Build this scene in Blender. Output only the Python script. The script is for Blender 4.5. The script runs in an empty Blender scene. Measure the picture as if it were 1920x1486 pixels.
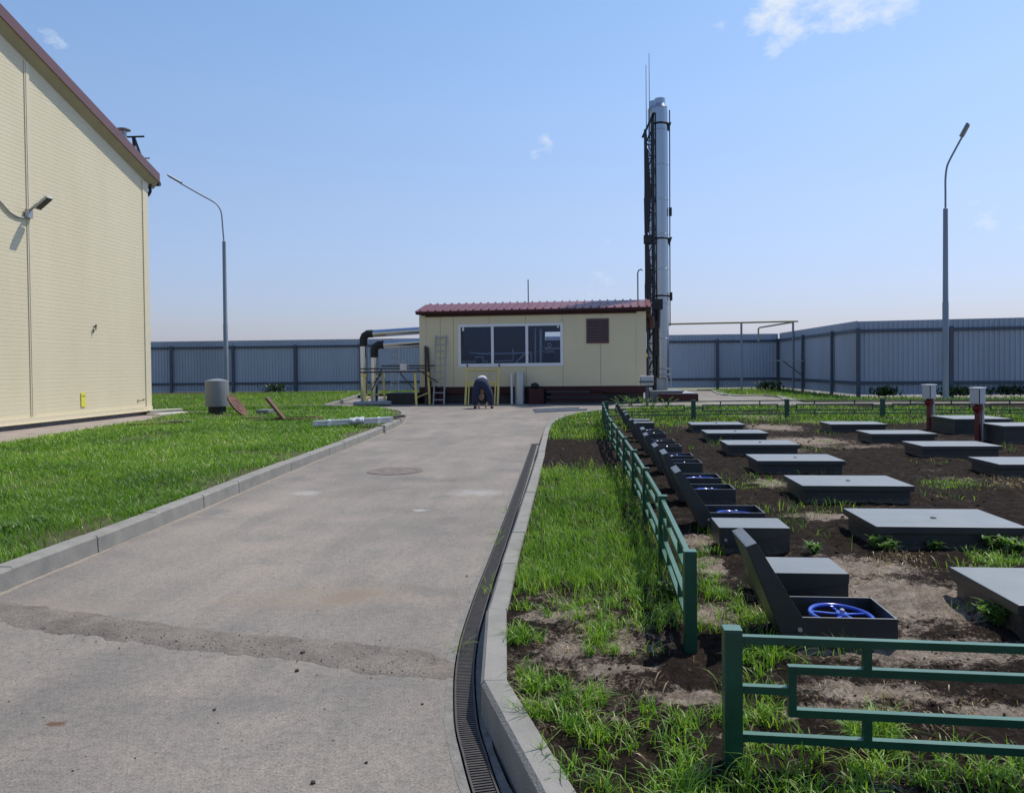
import bpy, bmesh, math, random
import numpy as np
from math import sin, cos, pi, radians, atan2, sqrt, floor
from mathutils import Vector, Matrix

random.seed(7); RNG = np.random.default_rng(11)
SC = bpy.context.scene
COL = SC.collection

# ------------------------------------------------------------------ camera
F, PU, PV, CH = 1450.0, 960.0, 713.0, 1.5          # focal length and principal point in photo pixels, eye height
YAW, PITCH, ROLL = radians(5.5), radians(1.0), -0.0105
cam_d = bpy.data.cameras.new('camera'); cam = bpy.data.objects.new('camera', cam_d); COL.objects.link(cam)
cam_d.sensor_width = 36; cam_d.lens = F / 1920 * 36; cam_d.sensor_fit = 'HORIZONTAL'
cam_d.shift_y = -(743 - PV) / 1920; cam_d.clip_start = .05; cam_d.clip_end = 9000
CR = (Matrix.Rotation(YAW, 3, 'Z') @ Matrix.Rotation(pi / 2 - PITCH, 3, 'X') @ Matrix.Rotation(ROLL, 3, 'Z'))
M4 = CR.to_4x4(); M4.translation = (0, 0, CH); cam.matrix_world = M4
SC.camera = cam

def ray(u, v): return CR @ Vector(((u - PU) / F, -(v - PV) / F, -1))
def P(u, v, z=0.0):
    d = ray(u, v); return Vector((0, 0, CH)) + d * ((z - CH) / d.z)
def PW(u, v, a, b):                                  # point on the vertical plane through ground points a, b
    n = Vector((-(b[1] - a[1]), b[0] - a[0])); d = ray(u, v)
    t = (n.x * a[0] + n.y * a[1]) / (n.x * d.x + n.y * d.y)
    return Vector((0, 0, CH)) + d * t

# ------------------------------------------------------------------ light and sky
SUN = Vector((1.0, 0.95, 2.3)).normalized()
sd = bpy.data.lights.new('sun', 'SUN'); sd.energy = 4.3; sd.angle = radians(.5); sd.color = (1, .94, .83)
so = bpy.data.objects.new('sun', sd); COL.objects.link(so)
so.rotation_euler = SUN.to_track_quat('Z', 'Y').to_euler(); so.location = (20, 20, 40)
world = bpy.data.worlds.new('World'); SC.world = world; world.use_nodes = True
def build_world():
    nt = world.node_tree; N = nt.nodes; L = nt.links; N.clear()
    out = N.new('ShaderNodeOutputWorld'); bg = N.new('ShaderNodeBackground')
    sky = N.new('ShaderNodeTexSky'); sky.sky_type = 'NISHITA'; sky.sun_disc = False
    sky.sun_elevation = math.asin(SUN.z); sky.sun_rotation = atan2(SUN.x, SUN.y)
    sky.air_density = 1.25; sky.dust_density = .7; sky.ozone_density = 4.0; sky.altitude = 100
    bg.inputs['Strength'].default_value = .14
    tc = N.new('ShaderNodeTexCoord')
    def math_(op, a, b=None, c=None, clamp=False):
        m = N.new('ShaderNodeMath'); m.operation = op; m.use_clamp = clamp
        for i, x in enumerate((a, b, c)):
            if x is None: continue
            if isinstance(x, (int, float)): m.inputs[i].default_value = x
            else: L.new(x, m.inputs[i])
        return m.outputs[0]
    no = N.new('ShaderNodeTexNoise'); no.inputs['Scale'].default_value = 26; no.inputs['Detail'].default_value = 7; no.inputs['Roughness'].default_value = .62
    mp = N.new('ShaderNodeMapping'); mp.inputs['Scale'].default_value = (1, 1, 1.6); L.new(tc.outputs['Generated'], mp.inputs[0]); L.new(mp.outputs[0], no.inputs['Vector'])
    tot = None
    for (u, v, r, k) in [(1500, -25, 3.6, .9), (1600, -20, 3.4, .86), (1482, 55, 1.7, .74), (1430, 30, 1.7, .6), (1445, 86, 1.1, .68), (1540, 30, 1.8, .62), (1680, 0, 2.2, .66), (1350, 45, 1.0, .36),
                         (92, 72, 1.5, .48), (72, 84, 1.0, .4), (1022, 270, 1.2, .40), (1000, 283, 1.2, .37), (985, 288, 1.0, .36), (1850, 410, 2.6, .42), (1905, 405, 2, .4), (1120, 525, 4.2, .22)]:
        d = ray(u, v).normalized()
        dt = N.new('ShaderNodeVectorMath'); dt.operation = 'DOT_PRODUCT'; dt.inputs[1].default_value = d
        L.new(tc.outputs['Generated'], dt.inputs[0])
        e = math_('SUBTRACT', 1.0, dt.outputs['Value'])
        e = math_('DIVIDE', e, 1 - cos(radians(r)))
        e = math_('SUBTRACT', 1.0, e, clamp=True)
        e = math_('MULTIPLY', e, k)
        tot = e if tot is None else math_('MAXIMUM', tot, e)
    m = math_('ADD', math_('MULTIPLY', math_('SUBTRACT', no.outputs['Fac'], .5), 3.4), math_('SUBTRACT', math_('MULTIPLY', tot, 1.75), .62))
    m = math_('MULTIPLY', m, math_('MULTIPLY', tot, 3.0, clamp=True), clamp=True)
    m = math_('MULTIPLY', m, .88)
    gm = N.new('ShaderNodeMix'); gm.data_type = 'RGBA'; gm.inputs[7].default_value = (5.6, 6.1, 6.8, 1)
    L.new(m, gm.inputs[0]); 
    hz = N.new('ShaderNodeMix'); hz.data_type = 'RGBA'; hz.blend_type = 'MULTIPLY'; hz.inputs[0].default_value = 1; hz.inputs[7].default_value = (.98, .99, 1.16, 1); L.new(sky.outputs[0], hz.inputs[6])
    sx_ = N.new('ShaderNodeSeparateXYZ'); L.new(tc.outputs['Generated'], sx_.inputs[0])
    rp = N.new('ShaderNodeValToRGB'); L.new(sx_.outputs['Z'], rp.inputs[0]); e = rp.color_ramp.elements     # hazy air low over the horizon
    for _ in range(4): e.new(.5)
    for k_, (p_, c_) in zip(e, [(.012, (.62, .635, .87)), (.05, (.70, .675, .79)), (.19, (.99, .90, .84)), (.31, (1.08, 1.04, .92)), (.42, (1.05, 1.08, .96)), (.9, (1, 1, .93))]): k_.position = p_; k_.color = (*c_, 1)
    h2 = N.new('ShaderNodeMix'); h2.data_type = 'RGBA'; h2.blend_type = 'MULTIPLY'; h2.inputs[0].default_value = 1; L.new(hz.outputs[2], h2.inputs[6]); L.new(rp.outputs[0], h2.inputs[7]); L.new(h2.outputs[2], gm.inputs[6])
    L.new(gm.outputs[2], bg.inputs['Color']); L.new(bg.outputs[0], out.inputs['Surface'])
build_world()
SC.view_settings.view_transform = 'Standard'; SC.view_settings.look = 'None'
SC.view_settings.exposure = 0.0; SC.view_settings.gamma = 1.0

# ------------------------------------------------------------------ materials
def mat(name, col, rough=.6, metal=0., var=.12, scale=6., bump=0., bscale=60., col2=None, spec=.5, coat=0., crough=.05, stretch=(1, 1, 1), thr=(.3, .7), rvar=.0):
    m = bpy.data.materials.new(name); m.use_nodes = True; nt = m.node_tree; N = nt.nodes; L = nt.links
    b = N['Principled BSDF']; b.inputs['Roughness'].default_value = rough; b.inputs['Metallic'].default_value = metal
    b.inputs['Specular IOR Level'].default_value = spec; b.inputs['Coat Weight'].default_value = coat; b.inputs['Coat Roughness'].default_value = crough
    tc = N.new('ShaderNodeTexCoord'); mp = N.new('ShaderNodeMapping'); mp.inputs['Scale'].default_value = stretch
    L.new(tc.outputs['Object'], mp.inputs[0])
    n = N.new('ShaderNodeTexNoise'); n.inputs['Scale'].default_value = scale; n.inputs['Detail'].default_value = 6; n.inputs['Roughness'].default_value = .6
    L.new(mp.outputs[0], n.inputs['Vector'])
    r = N.new('ShaderNodeValToRGB'); L.new(n.outputs['Fac'], r.inputs[0])
    c2 = col2 or tuple(min(1, c * (1 + var)) for c in col); c1 = col if col2 else tuple(c * (1 - var) for c in col)
    r.color_ramp.elements[0].position = thr[0]; r.color_ramp.elements[1].position = thr[1]
    r.color_ramp.elements[0].color = (*c1, 1); r.color_ramp.elements[1].color = (*c2, 1)
    L.new(r.outputs[0], b.inputs['Base Color'])
    if rvar:
        mr = N.new('ShaderNodeMapRange'); mr.inputs['To Min'].default_value = rough - rvar; mr.inputs['To Max'].default_value = rough + rvar
        L.new(n.outputs['Fac'], mr.inputs['Value']); L.new(mr.outputs[0], b.inputs['Roughness'])
    if bump:
        n2 = N.new('ShaderNodeTexNoise'); n2.inputs['Scale'].default_value = bscale; n2.inputs['Detail'].default_value = 5
        L.new(mp.outputs[0], n2.inputs['Vector'])
        bp = N.new('ShaderNodeBump'); bp.inputs['Strength'].default_value = bump; bp.inputs['Distance'].default_value = .01
        L.new(n2.outputs['Fac'], bp.inputs['Height']); L.new(bp.outputs[0], b.inputs['Normal'])
    return m

M = {}
M['cream'] = mat('cream_panel', (.66, .585, .405), .5, col2=(.71, .635, .45), scale=.9, stretch=(1, 1, .25), bump=.08, bscale=2.2)
M['cream_trim'] = mat('cream_trim', (.68, .61, .44), .4, var=.03)
M['cream_k'] = mat('kiosk_panel', (.68, .60, .40), .5, var=.04, scale=.9)
M['soffit'] = mat('soffit_metal', (.42, .37, .24), .5, var=.08, scale=2)
M['verge'] = mat('verge_sheet', (.15, .075, .075), .38, var=.1, scale=1.2, rvar=.08)
M['maroon'] = mat('maroon_sheet', (.040, .008, .010), .45, spec=.3, var=.12, scale=1.5)
M['roofred'] = mat('roof_red_sheet', (.155, .045, .05), .42, var=.1, scale=1.2, rvar=.08)
M['plinth'] = mat('grey_plinth', (.16, .16, .17), .8, var=.2, scale=3, bump=.2)
M['grey_metal'] = mat('galvanised', (.36, .38, .40), .45, metal=.6, var=.12, scale=3)
M['pole'] = mat('pole_zinc', (.23, .27, .31), .55, metal=.35, var=.12, scale=2, stretch=(1, 1, .3))
M['dark_metal'] = mat('dark_steel', (.02, .022, .026), .5, metal=.2, var=.25, scale=4)
M['steel'] = mat('stainless', (.36, .40, .45), .27, metal=.95, var=.08, scale=1.2, stretch=(1, 1, .2), rvar=.1)
M['fence'] = mat('fence_sheet', (.36, .42, .505), .5, var=.16, scale=.25, stretch=(1, 1, .3), metal=.1)
M['fence_dark'] = mat('fence_frame', (.06, .08, .115), .55, var=.15, scale=2)
M['green'] = mat('green_paint', (.006, .060, .033), .33, var=.2, scale=8, bump=.06, bscale=120, rvar=.1, spec=.6)
M['hatch'] = mat('graphite_paint', (.013, .016, .018), .5, var=.3, scale=5, bump=.04, bscale=40, rvar=.06, spec=.45, coat=.7, crough=.44)
M['hatch_in'] = mat('hatch_inside', (.008, .009, .011), .7, var=.2)
M['blue'] = mat('blue_enamel', (.018, .06, .42), .2, var=.1, coat=.6)
M['nut'] = mat('zinc_nut', (.6, .6, .58), .35, metal=.8)
M['box_grey'] = mat('box_plastic', (.48, .49, .50), .45, var=.05)
M['white'] = mat('white_plastic', (.74, .76, .78), .4, var=.04)
M['winframe'] = mat('window_frame', (.72, .74, .78), .35, var=.03)
M['red'] = mat('red_pipe', (.13, .012, .014), .4, var=.25, scale=8)
M['rust'] = mat('rusty_iron', (.075, .035, .024), .85, var=.35, scale=9, bump=.5, bscale=50, col2=(.17, .09, .06))
M['road_iron'] = mat('worn_iron', (.10, .07, .055), .75, col2=(.19, .165, .145), scale=14, bump=.3)
M['yellow'] = mat('yellow_paint', (.60, .47, .10), .5, var=.2, scale=9, col2=(.68, .58, .24))
M['sign_yellow'] = mat('yellow_sign', (.72, .66, .08), .4, var=.06)
M['gas'] = mat('gas_pipe_paint', (.34, .31, .20), .5, var=.1)
M['vent'] = mat('vent_grey', (.17, .185, .19), .5, var=.06, scale=2)
M['black'] = mat('black_rubber', (.012, .012, .013), .6, var=.2)
M['wood'] = mat('dark_plank', (.05, .04, .035), .7, var=.3, scale=5, stretch=(1, 1, .1))
M['kerb'] = mat('kerb_concrete', (.185, .18, .165), .9, var=.12, scale=5, bump=.5, bscale=110, col2=(.265, .255, .235))
M['concrete'] = mat('rough_concrete', (.14, .135, .125), .9, col2=(.24, .23, .21), var=.25, scale=14, bump=.8, bscale=70)
M['apron'] = mat('apron_concrete', (.26, .22, .19), .9, var=.2, scale=2.5, bump=.4)
M['grate'] = mat('grate_steel', (.045, .045, .046), .6, metal=.3, var=.3, scale=20, col2=(.10, .085, .072))
M['pit'] = mat('channel_dark', (.015, .015, .015), .9)
M['skin'] = mat('skin', (.42, .25, .18), .6, var=.06)
M['navy'] = mat('navy_cloth', (.014, .025, .065), .85, var=.25, scale=14, bump=.3)
M['cloth_light'] = mat('pale_cloth', (.62, .60, .64), .85, var=.08, scale=12, bump=.3)
M['hair'] = mat('grey_hair', (.20, .18, .17), .8, var=.3, scale=40)
M['boot'] = mat('boots', (.02, .02, .02), .6)
M['alu'] = mat('ladder_alu', (.30, .31, .34), .5, metal=.2, var=.1)
M['profile'] = mat('grey_profiles', (.56, .56, .58), .35, metal=.3, var=.08, scale=3)
M['plank'] = mat('cream_plank', (.66, .62, .50), .6, var=.1)
M['stone'] = mat('dark_clod', (.03, .027, .025), .95, var=.4, scale=30, bump=.6)
M['base_dark'] = mat('dark_under', (.03, .028, .03), .7, var=.25, scale=3)
M['louvre'] = mat('louvre_brown', (.17, .085, .085), .4, var=.1)
M['glass_sheet'] = mat('plastic_wrap', (.50, .52, .55), .2, var=.05)
M['lamp_dark'] = mat('lamp_face', (.05, .05, .055), .3)
M['duct'] = mat('duct_zinc', (.40, .45, .48), .35, metal=.7, var=.1, scale=2)

def glare_tops(m, col, k):                                 # sun and sky glare painted as a paler, mottled tone on upward faces
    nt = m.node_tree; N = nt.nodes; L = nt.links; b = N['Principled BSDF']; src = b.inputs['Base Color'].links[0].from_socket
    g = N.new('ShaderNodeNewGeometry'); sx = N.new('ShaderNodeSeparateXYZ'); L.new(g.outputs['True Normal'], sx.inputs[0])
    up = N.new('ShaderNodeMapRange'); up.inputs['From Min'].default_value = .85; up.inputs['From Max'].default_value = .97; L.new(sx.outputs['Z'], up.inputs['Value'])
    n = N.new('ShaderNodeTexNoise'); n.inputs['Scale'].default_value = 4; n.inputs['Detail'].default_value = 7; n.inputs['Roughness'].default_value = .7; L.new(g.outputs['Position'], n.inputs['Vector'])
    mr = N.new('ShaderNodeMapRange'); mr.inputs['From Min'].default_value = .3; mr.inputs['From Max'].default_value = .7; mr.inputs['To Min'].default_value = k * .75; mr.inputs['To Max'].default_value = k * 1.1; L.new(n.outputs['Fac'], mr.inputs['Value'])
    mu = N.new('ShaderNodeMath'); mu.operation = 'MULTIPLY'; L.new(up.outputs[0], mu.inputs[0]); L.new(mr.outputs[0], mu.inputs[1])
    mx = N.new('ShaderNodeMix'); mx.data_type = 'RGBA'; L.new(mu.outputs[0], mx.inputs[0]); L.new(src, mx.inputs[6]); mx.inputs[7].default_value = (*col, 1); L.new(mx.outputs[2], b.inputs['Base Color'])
def splashed(m):                                      # soil splashed in patches on the lower sides
    m = m.copy(); m.name = 'graphite_paint_muddy'; nt = m.node_tree; N = nt.nodes; L = nt.links; b = N['Principled BSDF']; src = b.inputs['Base Color'].links[0].from_socket
    g = N.new('ShaderNodeNewGeometry'); tc = N.new('ShaderNodeTexCoord'); sx = N.new('ShaderNodeSeparateXYZ'); L.new(tc.outputs['Object'], sx.inputs[0])
    lo = N.new('ShaderNodeMapRange'); lo.inputs['From Min'].default_value = .0; lo.inputs['From Max'].default_value = .10; lo.inputs['To Min'].default_value = .62; lo.inputs['To Max'].default_value = .22; L.new(sx.outputs['Z'], lo.inputs['Value'])
    n = N.new('ShaderNodeTexNoise'); n.inputs['Scale'].default_value = 26; n.inputs['Detail'].default_value = 7; n.inputs['Roughness'].default_value = .75; L.new(g.outputs['Position'], n.inputs['Vector'])
    ls = N.new('ShaderNodeMath'); ls.operation = 'SUBTRACT'; L.new(lo.outputs[0], ls.inputs[0]); L.new(n.outputs['Fac'], ls.inputs[1])
    ml = N.new('ShaderNodeMath'); ml.operation = 'MULTIPLY'; ml.use_clamp = True; ml.inputs[1].default_value = 5; L.new(ls.outputs[0], ml.inputs[0])
    mx = N.new('ShaderNodeMix'); mx.data_type = 'RGBA'; L.new(ml.outputs[0], mx.inputs[0]); L.new(src, mx.inputs[6]); mx.inputs[7].default_value = (.10, .08, .062, 1); L.new(mx.outputs[2], b.inputs['Base Color'])
    return m
glare_tops(M['hatch'], (.168, .182, .176), .88); M['hatch_body'] = splashed(M['hatch']); glare_tops(M['green'], (.15, .27, .20), .55)  # hatch and green rail tops get painted glare, sides stay dark
def glass_mat():
    m = bpy.data.materials.new('window_glass'); m.use_nodes = True; nt = m.node_tree; N = nt.nodes; L = nt.links; N.clear()
    o = N.new('ShaderNodeOutputMaterial'); t = N.new('ShaderNodeBsdfTransparent'); t.inputs[0].default_value = (.74, .80, .88, 1)
    g = N.new('ShaderNodeBsdfGlossy'); g.inputs['Roughness'].default_value = .02; g.inputs[0].default_value = (.5, .65, .95, 1)
    fr = N.new('ShaderNodeFresnel'); fr.inputs[0].default_value = 1.5; mx = N.new('ShaderNodeMixShader')
    L.new(fr.outputs[0], mx.inputs[0]); L.new(t.outputs[0], mx.inputs[1]); L.new(g.outputs[0], mx.inputs[2]); L.new(mx.outputs[0], o.inputs[0])
    return m
M['glass'] = glass_mat()

# ------------------------------------------------------------------ mesh builder
class MB:
    def __init__(s): s.v = []; s.f = []
    def add(s, vs, fs):
        o = len(s.v); s.v += [tuple(v) for v in vs]; s.f += [tuple(i + o for i in f) for f in fs]; return s
    def box(s, x0, x1, y0, y1, z0, z1, rz=0., c=None):
        vs = [Vector((x, y, z)) for z in (z0, z1) for y in (y0, y1) for x in (x0, x1)]
        if rz:
            c = Vector((*c, 0)) if c else Vector(((x0 + x1) / 2, (y0 + y1) / 2, 0)); R = Matrix.Rotation(rz, 3, 'Z'); vs = [R @ (v - c) + c for v in vs]
        return s.add(vs, [(0, 2, 3, 1), (4, 5, 7, 6), (0, 1, 5, 4), (2, 6, 7, 3), (0, 4, 6, 2), (1, 3, 7, 5)])
    def bar(s, a, b, w, h=None, up=(0, 0, 1)):        # square bar from a to b
        a = Vector(a); b = Vector(b); d = (b - a).normalized(); u = Vector(up)
        if abs(d.dot(u)) > .98: u = Vector((0, 1, 0))
        x = d.cross(u).normalized() * (w / 2); y = x.cross(d).normalized() * ((h or w) / 2)
        vs = [p + i * x + j * y for p in (a, b) for i, j in ((-1, -1), (1, -1), (1, 1), (-1, 1))]
        return s.add(vs, [(0, 1, 2, 3), (7, 6, 5, 4), (0, 4, 5, 1), (1, 5, 6, 2), (2, 6, 7, 3), (3, 7, 4, 0)])
    def tube(s, pts, r, n=12, cap=True):
        pts = [Vector(p) for p in pts]; k = len(pts); rs = r if isinstance(r, (list, tuple)) else [r] * k
        u = None; vs = []; fs = []
        for i, p in enumerate(pts):
            d = (pts[min(i + 1, k - 1)] - pts[max(i - 1, 0)]).normalized()
            if u is None: u = d.orthogonal().normalized()
            u = (u - d * u.dot(d)).normalized(); w = d.cross(u)
            vs += [p + (u * cos(2 * pi * j / n) + w * sin(2 * pi * j / n)) * rs[i] for j in range(n)]
        for i in range(k - 1):
            for j in range(n): fs.append((i * n + j, i * n + (j + 1) % n, (i + 1) * n + (j + 1) % n, (i + 1) * n + j))
        if cap: fs += [tuple(range(n - 1, -1, -1)), tuple(range((k - 1) * n, k * n))]
        return s.add(vs, fs)
    def lathe(s, prof, c=(0, 0, 0), n=32):
        c = Vector(c); vs = [c + Vector((r * cos(2 * pi * j / n), r * sin(2 * pi * j / n), z)) for r, z in prof for j in range(n)]
        fs = [(i * n + j, i * n + (j + 1) % n, (i + 1) * n + (j + 1) % n, (i + 1) * n + j) for i in range(len(prof) - 1) for j in range(n)]
        fs += [tuple(range(n - 1, -1, -1)), tuple(range((len(prof) - 1) * n, len(prof) * n))]
        return s.add(vs, fs)
    def torus(s, c, R, r, n=40, m=10, mat3=None):
        vs = []; c = Vector(c)
        for i in range(n):
            a = 2 * pi * i / n
            for j in range(m):
                b = 2 * pi * j / m; p = Vector(((R + r * cos(b)) * cos(a), (R + r * cos(b)) * sin(a), r * sin(b)))
                vs.append(c + (mat3 @ p if mat3 else p))
        return s.add(vs, [(i * m + j, ((i + 1) % n) * m + j, ((i + 1) % n) * m + (j + 1) % m, i * m + (j + 1) % m) for i in range(n) for j in range(m)])
    def prism(s, poly, off):                          # planar polygon extruded by a vector
        n = len(poly); off = Vector(off); a = [Vector(p) for p in poly]
        return s.add(a + [p + off for p in a], [tuple(range(n - 1, -1, -1)), tuple(range(n, 2 * n))] + [(i, (i + 1) % n, n + (i + 1) % n, n + i) for i in range(n)])
    def build(s, name, m, parent=None, smooth=None, bevel=0., loc=None, seg=2):
        me = bpy.data.meshes.new(name); me.from_pydata(s.v, [], s.f)
        bm = bmesh.new(); bm.from_mesh(me); bmesh.ops.recalc_face_normals(bm, faces=bm.faces)
        if bevel:
            ed = [e for e in bm.edges if len(e.link_faces) == 2 and e.calc_face_angle(0) > .6]
            bmesh.ops.bevel(bm, geom=ed, offset=bevel, segments=seg, affect='EDGES', profile=.6)
        if smooth is not None:
            for f in bm.faces: f.smooth = True
            for e in bm.edges:
                if len(e.link_faces) == 2 and e.calc_face_angle(0) > smooth: e.smooth = False
        bm.to_mesh(me); bm.free()
        for x in (m if isinstance(m, (list, tuple)) else [m]): me.materials.append(x)
        o = bpy.data.objects.new(name, me); COL.objects.link(o)
        if parent is not None:
            o.parent = parent
            if loc is None: o.matrix_parent_inverse = Matrix.Translation(parent.location).inverted() if parent.rotation_euler.z == 0 else parent.matrix_basis.inverted()
        if loc is not None: o.location = loc
        return o
SM = radians(40)
def thing(name, label, cat, loc=(0, 0, 0), rz=0., group=None):
    o = bpy.data.objects.new(name, None); COL.objects.link(o); o.location = loc; o.rotation_euler = (0, 0, rz)
    o.empty_display_size = .1; o['label'] = label; o['category'] = cat
    if group: o['group'] = group
    return o
def tag(o, label, cat, group=None, kind=None):
    o['label'] = label; o['category'] = cat
    if group: o['group'] = group
    if kind: o['kind'] = kind
    return o
def struct(o): o['kind'] = 'structure'; return o

def resample(pts, step):
    pts = [Vector(p) for p in pts]; out = [pts[0]]; acc = 0
    for a, b in zip(pts, pts[1:]):
        L_ = (b - a).length; t = step - acc
        while t < L_: out.append(a.lerp(b, t / L_)); t += step
        acc = (L_ - (t - step))
    out.append(pts[-1]); return out
def spline(pts, step):                                # Catmull-Rom through pts, evenly resampled
    p = [Vector(q) for q in pts]; o = []
    for i in range(len(p) - 1):
        a, b, c, d = p[max(i - 1, 0)], p[i], p[i + 1], p[min(i + 2, len(p) - 1)]
        for k in range(16):
            t = k / 16; o.append(.5 * ((2 * b) + (c - a) * t + (2 * a - 5 * b + 4 * c - d) * t * t + (3 * b - 3 * c + d - a) * t ** 3))
    o.append(p[-1]); return resample(o, step)
def offset(pl, d):                                    # shift a 2-D polyline to its left
    o = []
    for i, p in enumerate(pl):
        t = (pl[min(i + 1, len(pl) - 1)] - pl[max(i - 1, 0)]); t = Vector((t.x, t.y)).normalized(); o.append(Vector((p.x - t.y * d, p.y + t.x * d)))
    return o

# numpy value noise
def vnoise(x, y, seed=0):
    xi = np.floor(x).astype(np.int64); yi = np.floor(y).astype(np.int64); fx = x - xi; fy = y - yi
    fx = fx * fx * (3 - 2 * fx); fy = fy * fy * (3 - 2 * fy)
    def h(a, b):
        n = (a * 374761393 + b * 668265263 + seed * 974711) & 0xffffffff; n = ((n ^ (n >> 13)) * 1274126177) & 0xffffffff
        return ((n ^ (n >> 16)) & 0xffff) / 65535.
    return (h(xi, yi) * (1 - fx) + h(xi + 1, yi) * fx) * (1 - fy) + (h(xi, yi + 1) * (1 - fx) + h(xi + 1, yi + 1) * fx) * fy
def fbm(x, y, o=5, seed=0):
    a = .5; t = 0; s = 0
    for i in range(o): t = t + a * vnoise(x * 2 ** i, y * 2 ** i, seed + i); s += a; a *= .55
    return t / s
def inpoly(x, y, poly):
    r = np.zeros(x.shape, bool); n = len(poly)
    for i in range(n):
        x0, y0 = poly[i][0], poly[i][1]; x1, y1 = poly[(i + 1) % n][0], poly[(i + 1) % n][1]
        c = ((y0 > y) != (y1 > y)) & (x < (x1 - x0) * (y - y0) / (y1 - y0 + 1e-12) + x0); r ^= c
    return r
def flat(name, poly, z, m, parent=None, skirt=0.):
    me = bpy.data.meshes.new(name); bm = bmesh.new()
    f = bm.faces.new([bm.verts.new((p[0], p[1], z)) for p in poly]); bmesh.ops.recalc_face_normals(bm, faces=[f])
    if f.normal.z < 0: f.normal_flip()
    if skirt:
        ex = bmesh.ops.extrude_face_region(bm, geom=[f]); 
        for v in [g for g in ex['geom'] if isinstance(g, bmesh.types.BMVert)]: pass
        top = [g for g in ex['geom'] if isinstance(g, bmesh.types.BMFace)]
        for v in f.verts if f.is_valid else []: v.co.z -= skirt
        bmesh.ops.recalc_face_normals(bm, faces=bm.faces)
    bmesh.ops.triangulate(bm, faces=bm.faces[:]); bm.to_mesh(me); bm.free(); me.materials.append(m)
    o = bpy.data.objects.new(name, me); COL.objects.link(o); o.parent = parent; return o
# ================================================================== GROUND, ROAD, KERBS
LZ = .13                                              # lawn level above the road
def ramp_mat(name, setup, rough=.9):
    m = bpy.data.materials.new(name); m.use_nodes = True; nt = m.node_tree; N = nt.nodes; L = nt.links; b = N['Principled BSDF']; b.inputs['Roughness'].default_value = rough
    b.inputs['Specular IOR Level'].default_value = .3
    setup(N, L, b); return m
def nz(N, L, vec, sc, det=6, ro=.6):
    n = N.new('ShaderNodeTexNoise'); n.inputs['Scale'].default_value = sc; n.inputs['Detail'].default_value = det; n.inputs['Roughness'].default_value = ro
    L.new(vec, n.inputs['Vector']); return n.outputs['Fac']
def rmp(N, L, x, stops):
    r = N.new('ShaderNodeValToRGB'); L.new(x, r.inputs[0]); e = r.color_ramp.elements
    while len(e) < len(stops): e.new(.5)
    for k, (p, c) in zip(e, stops): k.position = p; k.color = (*c, 1) if len(c) == 3 else c
    return r.outputs[0]
def mixc(N, L, f, a, b, mode='MIX'):
    m = N.new('ShaderNodeMix'); m.data_type = 'RGBA'; m.blend_type = mode
    for i, x in ((0, f), (6, a), (7, b)):
        if isinstance(x, (int, float)): m.inputs[i].default_value = x
        elif isinstance(x, tuple): m.inputs[i].default_value = (*x, 1)
        else: L.new(x, m.inputs[i])
    return m.outputs[2]
def mth(N, L, op, a, b=None, clamp=False):
    m = N.new('ShaderNodeMath'); m.operation = op; m.use_clamp = clamp
    for i, x in enumerate((a, b)):
        if x is None: continue
        if isinstance(x, (int, float)): m.inputs[i].default_value = x
        else: L.new(x, m.inputs[i])
    return m.outputs[0]
def blob(N, L, pos, cx, cy, rx, ry, edge, noise, namp, rot=0.):   # irregular stain mask around (cx, cy)
    mp = N.new('ShaderNodeMapping'); mp.vector_type = 'TEXTURE'; mp.inputs['Location'].default_value = (cx, cy, 0); mp.inputs['Rotation'].default_value = (0, 0, rot); mp.inputs['Scale'].default_value = (rx, ry, 1)
    L.new(pos, mp.inputs[0]); ln = N.new('ShaderNodeVectorMath'); ln.operation = 'LENGTH'; L.new(mp.outputs[0], ln.inputs[0])
    d = mth(N, L, 'ADD', ln.outputs['Value'], mth(N, L, 'MULTIPLY', mth(N, L, 'SUBTRACT', noise, .5), namp))
    return mth(N, L, 'DIVIDE', mth(N, L, 'SUBTRACT', 1.0, d), edge, clamp=True)

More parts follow.
